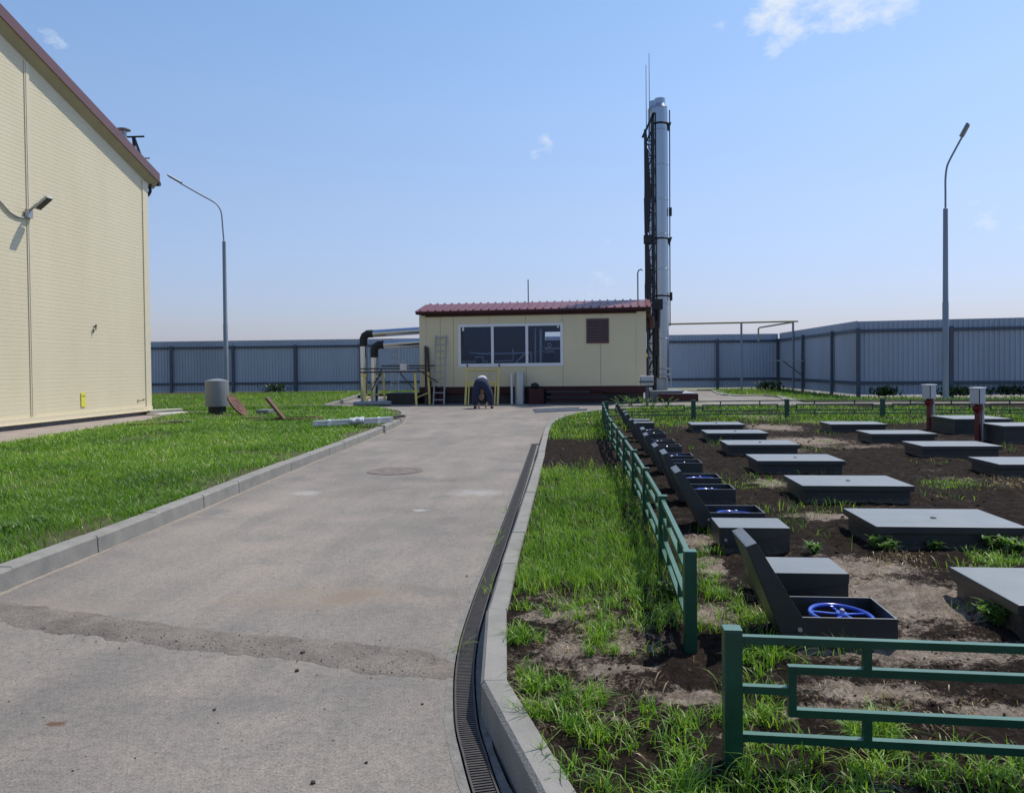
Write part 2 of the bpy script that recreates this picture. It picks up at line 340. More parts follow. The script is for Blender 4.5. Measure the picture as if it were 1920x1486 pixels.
def asphalt(N, L, b):
    tc = N.new('ShaderNodeTexCoord'); pos = tc.outputs['Object']
    st = N.new('ShaderNodeMapping'); st.inputs['Scale'].default_value = (1, 1, 1); L.new(pos, st.inputs[0])
    big = nz(N, L, pos, .45, 5, .6); mid = nz(N, L, pos, 2.3, 6, .65); fine = nz(N, L, pos, 95, 3, .7); grit = nz(N, L, pos, 260, 2, .6)
    c = rmp(N, L, big, [(.34, (.172, .160, .146)), (.5, (.226, .208, .186)), (.66, (.28, .252, .221))])
    c = mixc(N, L, mth(N, L, 'MULTIPLY', rmp(N, L, mid, [(.38, (0, 0, 0)), (.66, (1, 1, 1))]), .6), c, (.31, .268, .228))
    sw = N.new('ShaderNodeMapping'); sw.inputs['Scale'].default_value = (.9, .16, 1); sw.inputs['Rotation'].default_value = (0, 0, .5); L.new(pos, sw.inputs[0])
    c = mixc(N, L, mth(N, L, 'MULTIPLY', rmp(N, L, nz(N, L, sw.outputs[0], 2.2, 4, .6), [(.42, (0, 0, 0)), (.62, (1, 1, 1))]), .38), c, (.150, .141, .133))
    ag = rmp(N, L, fine, [(.28, (.30, .30, .31)), (.46, (.88, .88, .88)), (.62, (1.08, 1.07, 1.06)), (.76, (1.75, 1.70, 1.62))])
    c = mixc(N, L, .9, c, ag, 'MULTIPLY'); g2 = nz(N, L, pos, 24, 6, .75); c = mixc(N, L, .75, c, rmp(N, L, g2, [(.3, (.62, .62, .62)), (.5, (1, 1, 1)), (.72, (1.3, 1.28, 1.25))]), 'MULTIPLY')
    dark = nz(N, L, pos, 1.1, 4, .7)
    c = mixc(N, L, mth(N, L, 'MULTIPLY', rmp(N, L, dark, [(.56, (0, 0, 0)), (.72, (1, 1, 1))]), .5), c, (.11, .11, .112))
    e = nz(N, L, pos, 7, 5, .7)
    for (cx, cy, rx, ry, rot, col, k) in [(-3.385, 9.06, .2, .17, 0, (.40, .39, .375), .5), (-1.3, 9.16, .30, .24, .0, (.38, .37, .355), .5), (-1.75, 8.0, .09, .06, 0, (.40, .39, .38), .6),
                                           (-1.75, 4.92, .62, .30, .25, (.25, .195, .14), .4), (-1.55, 4.95, .19, .14, .5, (.20, .145, .10), .5), (-2.27, 3.07, .045, .022, 0, (.11, .06, .035), .9),
                                           (-3.45, 4.55, .8, .3, .1, (.25, .21, .17), .35)]:
        m = blob(N, L, pos, cx, cy, rx * 1.15, ry * 1.15, .6, e, 2.4, rot); c = mixc(N, L, mth(N, L, 'MULTIPLY', m, k), c, col)
    L.new(c, b.inputs['Base Color'])
    bp = N.new('ShaderNodeBump'); bp.inputs['Strength'].default_value = .55; bp.inputs['Distance'].default_value = .006
    L.new(mth(N, L, 'ADD', fine, mth(N, L, 'MULTIPLY', grit, .5)), bp.inputs['Height']); L.new(bp.outputs[0], b.inputs['Normal'])
M['asphalt'] = ramp_mat('asphalt', asphalt, .85)
def trench(N, L, b):
    tc = N.new('ShaderNodeTexCoord'); pos = tc.outputs['Object']; mid = nz(N, L, pos, 3, 6, .7); f = nz(N, L, pos, 70, 4, .7)
    c = rmp(N, L, mid, [(.3, (.12, .105, .092)), (.5, (.195, .172, .150)), (.7, (.26, .228, .196))])
    c = mixc(N, L, .9, c, rmp(N, L, f, [(.3, (.45, .45, .45)), (.55, (1, 1, 1)), (.8, (1.25, 1.2, 1.15))]), 'MULTIPLY'); L.new(c, b.inputs['Base Color'])
    bp = N.new('ShaderNodeBump'); bp.inputs['Strength'].default_value = .9; bp.inputs['Distance'].default_value = .012; L.new(f, bp.inputs['Height']); L.new(bp.outputs[0], b.inputs['Normal'])
M['trench'] = ramp_mat('trench_fill', trench, .95)
def soil(N, L, b):
    tc = N.new('ShaderNodeTexCoord'); pos = tc.outputs['Object']; at = N.new('ShaderNodeAttribute'); at.attribute_name = 'dry'
    n1 = nz(N, L, pos, 9, 8, .72); n2 = nz(N, L, pos, 60, 5, .7)
    dk = rmp(N, L, n1, [(.3, (.009, .0068, .0056)), (.55, (.029, .0215, .0168)), (.75, (.088, .064, .049))])
    lt = rmp(N, L, n1, [(.3, (.13, .10, .078)), (.55, (.29, .24, .195)), (.8, (.42, .36, .30))])
    d = mth(N, L, 'ADD', at.outputs['Fac'], mth(N, L, 'MULTIPLY', mth(N, L, 'SUBTRACT', nz(N, L, pos, 15, 9, .85), .5), 2.6))
    c = mixc(N, L, rmp(N, L, d, [(.30, (0, 0, 0)), (.62, (1, 1, 1))]), dk, lt)
    c = mixc(N, L, .8, c, rmp(N, L, n2, [(.32, (.35, .35, .35)), (.55, (1, 1, 1)), (.75, (1.6, 1.5, 1.42))]), 'MULTIPLY')
    L.new(c, b.inputs['Base Color'])
    bp = N.new('ShaderNodeBump'); bp.inputs['Strength'].default_value = 1; bp.inputs['Distance'].default_value = .02
    L.new(mth(N, L, 'ADD', n2, n1), bp.inputs['Height']); L.new(bp.outputs[0], b.inputs['Normal'])
M['soil'] = ramp_mat('soil', soil, .97); M['soil'].node_tree.nodes['Principled BSDF'].inputs['Specular IOR Level'].default_value = .06
def turf(N, L, b):
    tc = N.new('ShaderNodeTexCoord'); pos = tc.outputs['Object']; n1 = nz(N, L, pos, 3, 8, .75)
    c = rmp(N, L, n1, [(.3, (.035, .028, .018)), (.48, (.075, .065, .035)), (.62, (.06, .085, .02)), (.75, (.07, .12, .022))]); L.new(c, b.inputs['Base Color'])
M['turf'] = ramp_mat('turf_base', turf, .95)
M['plain'] = mat('dry_plain', (.10, .12, .05), .95, col2=(.20, .18, .09), scale=.02)

struct(flat('ground', [(-4000, -60), (4000, -60), (4000, 6000), (-4000, 6000)], -.16, M['plain']))

GC = [(.55, .9), (.28, 1.35), (.02, 1.75), (-.24, 2.3), (-.365, 2.68), (-.435, 2.91), (-.53, 3.27), (-.635, 3.96), (-.69, 4.9), (-.745, 6.8), (-.88, 11), (-1.02, 15.0)]
gc = spline(GC, .1); GW = .042
gl, gr = offset(gc, GW + .012), offset(gc, -GW - .012)
road = [(.9, .9), (2, -4), (-60, -4), (-60, 45.5), (30, 47), (30, 15.02), (gr[-1].x, 15.02)] + [(gl[-1].x, 15.02)] + [(p.x, p.y) for p in reversed(gl)]
struct(flat('road', road, 0, M['asphalt']))
# kerbs: rows of metre-long precast blocks
def kerb(name, front, w, top, side, z0=-.03, block=1.0, jit=.004):
    """front: 2-D polyline along the road-side foot; side=+1 keeps the kerb on its left."""
    pl = spline(front, block); mb = MB()
    for i in range(len(pl) - 1):
        a, b = pl[i], pl[i + 1]; t = (b - a).normalized(); n = Vector((-t.y, t.x)) * side
        a2, b2 = a + t * .004, b - t * .004; dz = random.uniform(-jit, jit); dn = n * random.uniform(-jit, jit)
        prof = [(0, z0), (.006, top - .018), (.022, top), (w - .006, top), (w, top - .01), (w, z0)]
        k = len(prof); vs = []
        for p in (a2, b2):
            for (o, z) in prof: q = p + n * o + dn; vs.append((q.x, q.y, z + (dz if z > 0 else 0)))
        mb.add(vs, [tuple(range(k)), tuple(range(2 * k - 1, k - 1, -1))] + [(j, (j + 1) % k, k + (j + 1) % k, k + j) for j in range(k)])
        if i < len(pl) - 2:                            # mortar in the joint
            c = pl[i + 1]; mb.box(c.x - .006, c.x + .006, c.y - .006, c.y + .006, z0, top - .03) if False else None
    return struct(mb.build(name, M['kerb'], smooth=radians(25)))
KL = [(-3.9, -1), (-3.94, 2), (-3.98, 5), (-4.12, 7.8), (-4.3, 10.4), (-4.45, 13.5), (-4.62, 16.5), (-4.9, 20), (-5.2, 21.8), (-5.6, 23.6), (-6.4, 25.2), (-7.8, 26.2), (-10, 26.7), (-16, 26.7)]
kerb('kerb', KL, .15, .15, 1)
KR = [(1.25, .95), (.62, 1.4), (.17, 1.87), (-.165, 2.41), (-.25, 2.57), (-.355, 2.83), (-.45, 3.18), (-.54, 3.8), (-.583, 4.5), (-.63, 6.2), (-.75, 11), (-.93, 17), (-.9, 19.5), (-.62, 21.6), (0, 23.6), (1, 25), (2.6, 26), (5, 26.5), (14, 26.7), (30, 26.7)]
kerb('kerb', KR, .12, .15, -1)
kl = spline(KL, .4); kr = spline(KR, .3)
KLB = offset(kl, .15); KRB = offset(kr, -.11)
def sand_edge():
    pl = spline(KL, .05); A = offset(pl, .004); B = [Vector((p.x, p.y)) for p in offset(pl, -.05)]; vs = []; k = len(pl)
    for i, (a, b) in enumerate(zip(A, B)):
        w = .25 + 2.3 * float(fbm(np.array([i * .045]), np.array([7.7]), 4, 8)[0] - .28); q = a.lerp(b, max(w, .15)); vs += [(a.x, a.y, .006), (q.x, q.y, .0015)]
    struct(MB().add(vs, [(2 * i, 2 * i + 1, 2 * i + 3, 2 * i + 2) for i in range(k - 1)]).build('kerb_sand', M['sand']))
M['sand'] = mat('sand', (.20, .172, .142), .95, col2=(.31, .27, .225), scale=30, bump=.6, bscale=120)
sand_edge()
# concrete bed between drain channel and right kerb
def ribbon(name, A, B, z, m):
    n = 120; a = resample(A, sum((q - p).length for p, q in zip(A, A[1:])) / n)[:n]; b = resample(B, sum((q - p).length for p, q in zip(B, B[1:])) / n)[:n]
    k = min(len(a), len(b)); return MB().add([(p.x, p.y, z) for p in a[:k]] + [(p.x, p.y, z) for p in b[:k]], [(i, i + 1, k + i + 1, k + i) for i in range(k - 1)]).build(name, m)
krs = [p for p in kr if p.y < 15.0]
struct(ribbon('channel_bed', gr, [Vector((p.x + .03, p.y)) for p in krs], -.004, M['concrete']))
hA = offset(gc, GW + .013); hB = [Vector((p.x + float((fbm(np.array([i * .31]), np.array([2.2]), 4, 3)[0] - .5) * .05), p.y)) for i, p in enumerate(offset(gc, GW + .045))]; kk = len(hA)
struct(MB().add([(p.x, p.y, .005) for p in hA] + [(p.x, p.y, .0015) for p in hB], [(i, i + 1, kk + i + 1, kk + i) for i in range(kk - 1)]).build('channel_haunch', M['concrete']))

# strip of trench fill across the road
def trench_strip():
    top = [P(u, v) for u, v in [(-300, 1108), (0, 1128), (150, 1146), (300, 1167), (420, 1185), (560, 1196), (700, 1208), (800, 1222), (852, 1240)]]
    bot = [P(u, v) for u, v in [(-300, 1140), (0, 1166), (60, 1182), (200, 1196), (300, 1210), (420, 1224), (560, 1238), (650, 1252), (700, 1262), (780, 1268), (852, 1272)]]
    a = resample([Vector((p.x, p.y)) for p in top], .02); b = resample([Vector((p.x, p.y)) for p in bot], .02); n = 220; mb = MB(); vs = []; rows = 7
    for i in range(n):
        p = a[min(int(i / (n - 1) * (len(a) - 1)), len(a) - 1)]; q = b[min(int(i / (n - 1) * (len(b) - 1)), len(b) - 1)]
        j1 = (fbm(np.array([i * .16]), np.array([3.3]))[0] - .5) * .10; j2 = (fbm(np.array([i * .19]), np.array([9.3]))[0] - .5) * .12
        for r in range(rows):
            t = r / (rows - 1); c = p.lerp(q, t); jj = j1 * (1 - t) + j2 * t
            zz = .003 + (.003 + .004 * fbm(np.array([i * .5]), np.array([r * .9]))[0]) * (1 - abs(2 * t - 1) ** 6)
            vs.append((c.x, c.y + jj, zz if 0 < r < rows - 1 else .001))
    mb.add(vs, [(i * rows + r, i * rows + r + 1, (i + 1) * rows + r + 1, (i + 1) * rows + r) for i in range(n - 1) for r in range(rows - 1)])
    struct(mb.build('trench_patch', M['trench'], smooth=1.2))
trench_strip()

# left lawns
left_lawn = [(p.x, p.y) for p in KLB if p.y < 26.9] + [(-30, 26.85), (-30, -1)]
struct(flat('lawn', left_lawn, LZ, M['turf'], skirt=.12))
far_left = [(-45, 27.5), (-9.9, 28.1), (-11.3, 36), (-12.1, 40.4), (-3, 41.5), (-3, 46.6), (-45, 45.4)]
struct(flat('lawn', far_left, LZ, M['turf'], skirt=.12))
kerb('kerb', [(-12.1, 40.4), (-11.3, 36), (-9.95, 28.3), (-10.3, 28.0), (-24, 27.4)], .15, .15, 1, block=1.5)
fr = [P(u, v, .04) for u, v in [(1331, 730.5), (1357, 740), (1430, 740.5), (1463, 743.5), (1508, 752), (1920, 751)]]
far_right = [(p.x, p.y) for p in fr] + [(32, 28), (32, 32), (17, 33), (11.5, 34.5), (11.3, 46.8), (6.5, 46.6)]
struct(flat('lawn', far_right, .04, M['turf'], skirt=.12))
q = [P(u, v, .0) for u, v in [(1508, 752.5), (1920, 752.0)]]
kerb('kerb', [(40, q[1].y - .2), (q[1].x, q[1].y), (q[0].x, q[0].y)] + [(p_.x, p_.y - .02) for p_ in (fr[3], fr[2], fr[1], fr[0])], .5, .045, -1, block=1.5)
wl = MB(); a_, b_ = P(1345, 737.5), P(1390, 751); wl.add([(a_.x, a_.y, .005), (a_.x + .25, a_.y, .005), (b_.x + .25, b_.y, .005), (b_.x, b_.y, .005)], [(0, 1, 2, 3)])
struct(wl.build('white_line', M['kerb']))
# concrete apron at the foot of the big building
ap = [P(u, v, LZ) for u, v in [(-260, 880), (0, 832), (155, 806), (254, 791), (300, 782)]]
apoly = [(p.x + random.uniform(-.1, .1), p.y) for p in resample([Vector((p.x, p.y)) for p in ap], .4)]
struct(flat('apron', apoly + [(-13.3, 23.4), (-14, 23.4), (-14, 5)], LZ + .006, M['apron']))

# soil of the tank yard: a displaced grid right of the kerb
dry_spots = [(1690, 1120, .55, .5), (1640, 1290, .3, .12), (1560, 1330, .25, .06), (1330, 1060, .14, .25), (1340, 1150, .22, .2), (1110, 1212, .25, .1), (1300, 1300, .2, .08), (1040, 1150, .2, .1), (1450, 800, .6, 1.0),
             (1510, 825, .8, .8), (1560, 790, .8, .6), (1150, 1250, .2, .06), (1310, 1010, .12, .3), (1590, 1060, .5, .3), (1440, 905, .2, .3), (1680, 1210, .7, .2), (1420, 780, .6, .8), (1900, 1330, .3, .1), (1540, 965, .3, .2)]
DRY = [(P(u, v, LZ).x, P(u, v, LZ).y, rx, ry) for u, v, rx, ry in dry_spots]
def kx(y):
    ys = np.array([p.y for p in KRB]); xs = np.array([p.x for p in KRB]); o = np.argsort(ys); return np.interp(y, ys[o], xs[o])
def soil_z(x, y):
    d = np.sqrt(x * x + y * y); amp = np.clip((x - kx(y)) * 4, 0, 1)
    z = (fbm(x * 3.1, y * 3.1, 4, 5) - .5) * .05 + (fbm(x * 13, y * 13, 5, 9) - .5) * .075 * np.clip(9 / d, .5, 1)
    return LZ - .012 + z * amp
def soil_bed():
    nr, nc = 330, 270
    Y = .95 * (26.6 / .95) ** np.linspace(0, 1, nr); T = np.linspace(0, 1, nc) ** 1.7
    X = kx(Y)[:, None] - .015 + T[None, :] * (np.minimum(28, Y * 1.25 + 3.5))[:, None]; YY = np.repeat(Y[:, None], nc, 1)
    Z = soil_z(X, YY); v = np.stack([X, YY, Z], -1).reshape(-1, 3)
    i = np.arange(nr - 1)[:, None] * nc + np.arange(nc - 1)[None, :]
    f = np.stack([i, i + 1, i + nc + 1, i + nc], -1).reshape(-1, 4)
    me = bpy.data.meshes.new('soil'); me.vertices.add(len(v)); me.vertices.foreach_set('co', v.ravel())
    me.loops.add(f.size); me.loops.foreach_set('vertex_index', f.ravel().astype(np.int32)); me.polygons.add(len(f))
    me.polygons.foreach_set('loop_start', np.arange(0, f.size, 4, dtype=np.int32)); me.polygons.foreach_set('loop_total', np.full(len(f), 4, np.int32))
    me.update(); me.validate()
    x, y = v[:, 0], v[:, 1]; dry = (fbm(x * .9, y * .9, 5, 21) - .53) * 2.2 - .05
    for (cx, cy, rx, ry) in DRY: dry = np.maximum(dry, 1.05 * np.exp(-((x - cx) / rx) ** 2 - ((y - cy) / ry) ** 2) - .05 + (fbm(x * 6, y * 6, 4, 2) - .5) * .5)
    dry = np.where((x < .45) & (y > 10.4), dry - .5, dry)
    at = me.attributes.new('dry', 'FLOAT', 'POINT'); at.data.foreach_set('value', np.clip(dry, 0, 1).astype(np.float32))
    me.polygons.foreach_set('use_smooth', np.ones(len(f), bool)); me.materials.append(M['soil'])
    o = bpy.data.objects.new('soil', me); COL.objects.link(o); struct(o)
soil_bed()
# ================================================================== GRASS (uncountable blades)
def blade_mat(name, cols, trans=.42):
    m = bpy.data.materials.new(name); m.use_nodes = True; nt = m.node_tree; N = nt.nodes; L = nt.links; N.clear()
    o = N.new('ShaderNodeOutputMaterial'); at = N.new('ShaderNodeAttribute'); at.attribute_name = 'tint'
    c = rmp(N, L, at.outputs['Fac'], cols)
    pr = N.new('ShaderNodeBsdfPrincipled'); pr.inputs['Roughness'].default_value = .42; pr.inputs['Specular IOR Level'].default_value = .45; L.new(c, pr.inputs['Base Color'])
    tr = N.new('ShaderNodeBsdfTranslucent'); tc = mixc(N, L, 1.0, c, (1.35, 1.45, .6), 'MULTIPLY'); L.new(tc, tr.inputs[0])
    mx = N.new('ShaderNodeMixShader'); mx.inputs[0].default_value = trans; L.new(pr.outputs[0], mx.inputs[1]); L.new(tr.outputs[0], mx.inputs[2]); L.new(mx.outputs[0], o.inputs[0])
    return m
M['grass'] = blade_mat('grass_blades', [(0, (.040, .105, .012)), (.4, (.115, .25, .021)), (.72, (.215, .37, .042)), (.9, (.35, .44, .11)), (1, (.45, .39, .21))])
M['straw'] = blade_mat('straw_blades', [(0, (.22, .14, .07)), (.5, (.34, .25, .14)), (1, (.45, .37, .24))], .2)
M['weed_dark'] = blade_mat('dark_weed_leaves', [(0, (.02, .045, .012)), (1, (.06, .11, .03))], .25)
M['weed'] = blade_mat('weed_leaves', [(0, (.09, .18, .05)), (.6, (.15, .27, .07)), (1, (.23, .34, .11))], .4)

def blades(name, x, y, h, w, lean, m, z=LZ, tint=None, seg=2):
    n = len(x); az = RNG.uniform(0, 2 * pi, n); fa = az + RNG.normal(pi / 2, .5, n); dx, dy = np.cos(az), np.sin(az); wx, wy = np.cos(fa) * w / 2, np.sin(fa) * w / 2
    zz = np.full(n, z) if np.isscalar(z) else z; cs = []
    ts = np.linspace(0, 1, seg + 1)
    for t in ts[:-1]:
        k = 1 - .35 * t; ox = dx * lean * h * t ** 2; oy = dy * lean * h * t ** 2; oz = zz + h * t * (1 - .25 * lean * t)
        cs += [np.stack([x + ox - wx * k, y + oy - wy * k, oz], -1), np.stack([x + ox + wx * k, y + oy + wy * k, oz], -1)]
    cs.append(np.stack([x + dx * lean * h, y + dy * lean * h, zz + h * np.maximum(1 - .25 * lean - .12 * lean ** 2, .1)], -1))
    nv = 2 * seg + 1; v = np.stack(cs, 1).reshape(-1, 3)
    tri = []
    for s in range(seg - 1): a = 2 * s; tri += [(a, a + 1, a + 3), (a, a + 3, a + 2)]
    tri.append((2 * seg - 2, 2 * seg - 1, 2 * seg)); tri = np.array(tri)
    f = (np.arange(n)[:, None, None] * nv + tri[None]).reshape(-1, 3)
    me = bpy.data.meshes.new(name); me.vertices.add(len(v)); me.vertices.foreach_set('co', v.ravel()); me.loops.add(f.size); me.loops.foreach_set('vertex_index', f.ravel().astype(np.int32))
    me.polygons.add(len(f)); me.polygons.foreach_set('loop_start', np.arange(0, f.size, 3, dtype=np.int32)); me.polygons.foreach_set('loop_total', np.full(len(f), 3, np.int32)); me.update()
    if tint is None: tint = np.clip(RNG.normal(.42, .22, n), 0, 1)
    at = me.attributes.new('tint', 'FLOAT', 'POINT'); at.data.foreach_set('value', np.repeat(tint, nv).astype(np.float32)); me.materials.append(m)
    o = bpy.data.objects.new(name, me); COL.objects.link(o); return o
def polar(n, d0, d1, a0, a1, p=0.):                   # density falls with distance so that near turf is finest
    r = d0 * (d1 / d0) ** RNG.uniform(0, 1, n); a = np.radians(RNG.uniform(a0, a1, n)); return r * np.sin(a), r * np.cos(a)
def tints(x, y, sc=.8, base=.40):
    return np.clip(base + (fbm(x * sc, y * sc, 4, 31) - .5) * .7 + RNG.normal(0, .22, len(x)), 0, .98)
def lawn(name, n, d0, d1, a0, a1, poly, h0, h1, label, dens=None, z=LZ, lean=.55, sc=.8, base=.4, seg=2, wk=1.):
    x, y = polar(n, d0, d1, a0, a1); k = inpoly(x, y, poly)
    if dens is not None: k &= RNG.uniform(0, 1, n) < dens(x, y)
    x, y = x[k], y[k]; d = np.hypot(x, y); cl = fbm(x * 2.2, y * 2.2, 3, 77)
    h = (h0 + (h1 - h0) * RNG.uniform(0, 1, len(x)) ** 1.4) * (.55 + .9 * cl); w = np.clip(.00062 * d, .0035, .03) * RNG.uniform(.7, 1.3, len(x)) * wk
    zz = z if np.isscalar(z) else z(x, y)
    o = blades(name, x, y, h, w, np.abs(RNG.normal(lean, .3, len(x))), M['grass'], zz, tints(x, y, sc, base), seg)
    return tag(o, label, 'grass', kind='stuff')
klb_y = np.array([p.y for p in KLB[:-30]]); klb_x = np.array([p.x for p in KLB[:-30]])
def left_d(x, y):
    e = np.interp(y, klb_y, klb_x) - x                # distance from the kerb: worn, bare spots along it
    worn = 1 - .92 * np.clip(1.2 - e / .75, 0, 1) * np.clip((fbm(x * 1.5, y * 1.5, 4, 19) - .42) * 7, 0, 1) - .8 * np.clip((fbm(x * .55, y * .55, 5, 23) - .60) * 9, 0, 1)
    return np.clip(worn, .04, 1) * left_base(x, y)
def left_base(x, y): return np.clip(.35 + 2.6 * (fbm(x * .9, y * .9, 4, 41) - .28), .12, 1) * np.clip((-11.2 - (y - 13.9) * .15 - x) * -3 + .3, 0, 1)
lawn('grass', 400000, 5.0, 27, -58, -10, left_lawn, .05, .13, 'bright green mown lawn between the cream building and the road', left_d, lean=.85, wk=1.3)
x = RNG.uniform(-16, -5.6, 9000); y = RNG.uniform(25.2, 26.8, 9000); k = inpoly(x, y, left_lawn)
tag(blades('grass', x[k], y[k], RNG.uniform(.07, .15, k.sum()), np.full(k.sum(), .02), np.abs(RNG.normal(.4, .2, k.sum())), M['grass'], LZ, tints(x[k], y[k]), 2), 'taller grass along the far edge of the left lawn', 'grass', kind='stuff')
lawn('grass', 60000, 27.5, 47, -45, -3, far_left, .07, .16, 'bright green lawn in front of the far blue-grey fence', lean=.4, base=.5, seg=1)
lawn('grass', 40000, 27, 47, 5, 45, far_right, .08, .22, 'grass strip along the foot of the right blue-grey fence', z=.04, lean=.4, base=.42, seg=1)
yard = [(p.x + .03, p.y) for p in KRB if p.y < 26.5] + [(30, 26.55), (30, 1)]
def strip_d(x, y):
    a = np.clip((y - 4.55) * 2.2, 0, 1) * np.clip((10.6 - y) * 2, 0, 1) * np.clip((.62 - x) * 5, 0, 1) * np.clip(.55 + 2.2 * (fbm(x * 1.6, y * 1.6, 3, 51) - .33), .15, 1)
    bare = np.clip(1 - np.abs(y - 12.4) / 2.2, 0, 1) * (x < .6)
    far = np.clip((y - 16.2 - .7 * np.clip(x, 0, 3) * .7) * .55, 0, 1) * np.clip(.2 + 2.4 * (fbm(x * .8, y * .8, 4, 61) - .3), .05, 1)
    mid = ((y > 14.2) & (x < .4)) * np.clip((y - 14.2) * 1.2, 0, .9)
    low = .10 * (fbm(x * 1.7, y * 1.7, 4, 63) > .62) * (y < 17)
    return np.maximum.reduce([a, far, mid * .85, low * (1 - bare)])
sz = lambda x, y: soil_z(x, y) - .004
lawn('grass', 330000, 2.2, 27, -14, 48, yard, .05, .15, 'grass patches between the right kerb and the green fence and behind the hatches', strip_d, z=sz, lean=.6, base=.42, wk=1.15)

# longer tufts near the camera, placed where the photo shows them
def tufts(name, spots, h, label, m=None, base=.4):
    X, Y, Hh, Wd, Ln, Tn = [], [], [], [], [], []
    for (cx, cy, n, hh, sp) in spots:
        X.append(cx + RNG.normal(0, sp, n)); Y.append(cy + RNG.normal(0, sp, n)); Hh.append(hh * RNG.uniform(.45, 1.15, n)); Wd.append(RNG.uniform(.003, .0065, n)); Ln.append(np.abs(RNG.normal(.75, .45, n))); Tn.append(np.clip(RNG.normal(base + random.uniform(-.1, .16), .2, n), 0, 1))
    X, Y = np.concatenate(X), np.concatenate(Y); k = (X > kx(Y) + .0); X, Y = X[k], Y[k]
    o = blades(name, X, Y, np.concatenate(Hh)[k], np.concatenate(Wd)[k], np.concatenate(Ln)[k], m or M['grass'], soil_z(X, Y) - .005, np.concatenate(Tn)[k], 4)
    return tag(o, label, 'grass', kind='stuff')
sp = []
def area(u0, u1, v0, v1, n, blades_, h, spread=.035):
    for _ in range(n):
        p = P(random.uniform(u0, u1), random.uniform(v0, v1), LZ); sp.append((p.x, p.y, int(blades_ * random.uniform(.4, 1.2)), h * random.uniform(.55, 1.1), spread * random.uniform(.5, 1.3)))
area(955, 1230, 1060, 1150, 34, 26, .10); area(1180, 1290, 1090, 1180, 20, 30, .12); area(955, 1010, 1180, 1225, 8, 40, .11, .022); area(1090, 1160, 1160, 1225, 10, 40, .13, .022)
area(1060, 1290, 1120, 1180, 18, 24, .09)
area(965, 1080, 1255, 1340, 14, 34, .12, .026); area(1080, 1230, 1300, 1370, 13, 32, .11, .028); area(1000, 1330, 1350, 1420, 15, 30, .11, .026); area(1010, 1150, 1420, 1475, 8, 30, .09, .03)
area(1240, 1370, 1380, 1486, 11, 28, .11, .03); area(1310, 1440, 1100, 1185, 22, 30, .11, .03); area(1305, 1350, 1040, 1110, 10, 24, .10, .03); area(1390, 1500, 1195, 1290, 18, 34, .11, .03)
area(1310, 1480, 1290, 1370, 14, 30, .10); area(1390, 1920, 1385, 1486, 44, 22, .12, .028); area(1300, 1380, 1440, 1560, 20, 30, .1); area(1420, 1900, 1480, 1620, 40, 28, .12, .05); area(1590, 1680, 1370, 1400, 12, 34, .14, .02)
area(1340, 1450, 895, 912, 12, 40, .05, .08); area(1730, 1840, 900, 915, 16, 40, .06, .09); area(1810, 1920, 1035, 1065, 16, 40, .09, .05)
area(1310, 1370, 985, 1040, 12, 24, .09, .03); area(1130, 1250, 1220, 1240, 4, 20, .08)
tufts('grass', sp, .1, 'long loose grass tufts on the dark soil in the foreground', None, .5)
sp = []
area(1650, 1760, 1035, 1065, 14, 26, .05, .06); area(1560, 1900, 1290, 1360, 30, 10, .05, .08); area(1840, 1920, 895, 915, 10, 50, .07, .12); area(1400, 1440, 1120, 1180, 6, 20, .1); area(1550, 1700, 1060, 1100, 14, 8, .05, .1)
area(980, 1300, 1180, 1460, 30, 6, .08, .05)
tufts('dry_straw', sp, .1, 'brown dry straw lying on the soil', M['straw'], .5)['category'] = 'straw'
# grass blades growing out of the drain channel
gs = [(P(u, v).x, P(u, v).y) for u, v in [(930, 1020), (938, 1000), (915, 1110), (922, 1100), (950, 960), (868, 1215)]]
X = np.concatenate([RNG.normal(a, .02, 9) for a, b in gs]); Y = np.concatenate([RNG.normal(b, .03, 9) for a, b in gs])
tag(blades('grass', X, Y, RNG.uniform(.06, .16, len(X)), np.full(len(X), .005), np.abs(RNG.normal(.9, .4, len(X))), M['grass'], -.02, np.clip(RNG.normal(.7, .2, len(X)), 0, 1), 3), 'few yellowish blades growing out of the drain grate', 'grass', kind='stuff')

# soil clods: one scatter of small lumps
def lumps(name, pts, r, m, label, kind='stuff'):
    ico = bmesh.new(); bmesh.ops.create_icosphere(ico, subdivisions=1, radius=1); bv = np.array([v.co[:] for v in ico.verts]); bf = np.array([[v.index for v in f.verts] for f in ico.faces]); ico.free()
    n = len(pts); V = bv[None] * (1 + RNG.normal(0, .22, (n, len(bv), 1))) * (r[:, None, None] * np.stack([RNG.uniform(.7, 1.3, n), RNG.uniform(.7, 1.3, n), RNG.uniform(.45, .9, n)], -1)[:, None, :]) + pts[:, None, :]
    f = (np.arange(n)[:, None, None] * len(bv) + bf[None]).reshape(-1, 3); me = bpy.data.meshes.new(name); me.from_pydata(V.reshape(-1, 3).tolist(), [], f.tolist()); me.materials.append(m)
    o = bpy.data.objects.new(name, me); COL.objects.link(o); return tag(o, label, 'soil' if 'clod' in name else 'grit', kind=kind)
x, y = polar(6000, 2.2, 22, -12, 46); k = inpoly(x, y, yard) & (RNG.uniform(0, 1, len(x)) < np.clip((fbm(x * 1.3, y * 1.3, 4, 91) - .38) * 4, 0, 1)); x, y = x[k], y[k]; d = np.hypot(x, y)
M['clod'] = mat('soil_clod', (.018, .0135, .011), .97, var=.5, scale=12, col2=(.07, .052, .041), spec=.08)
lumps('soil_clods', np.stack([x, y, soil_z(x, y) + .002], -1), RNG.uniform(.004, .012, len(x)) * np.clip(d / 6, .7, 2.6), M['clod'], 'dark crumbly clods scattered over the tank yard soil')
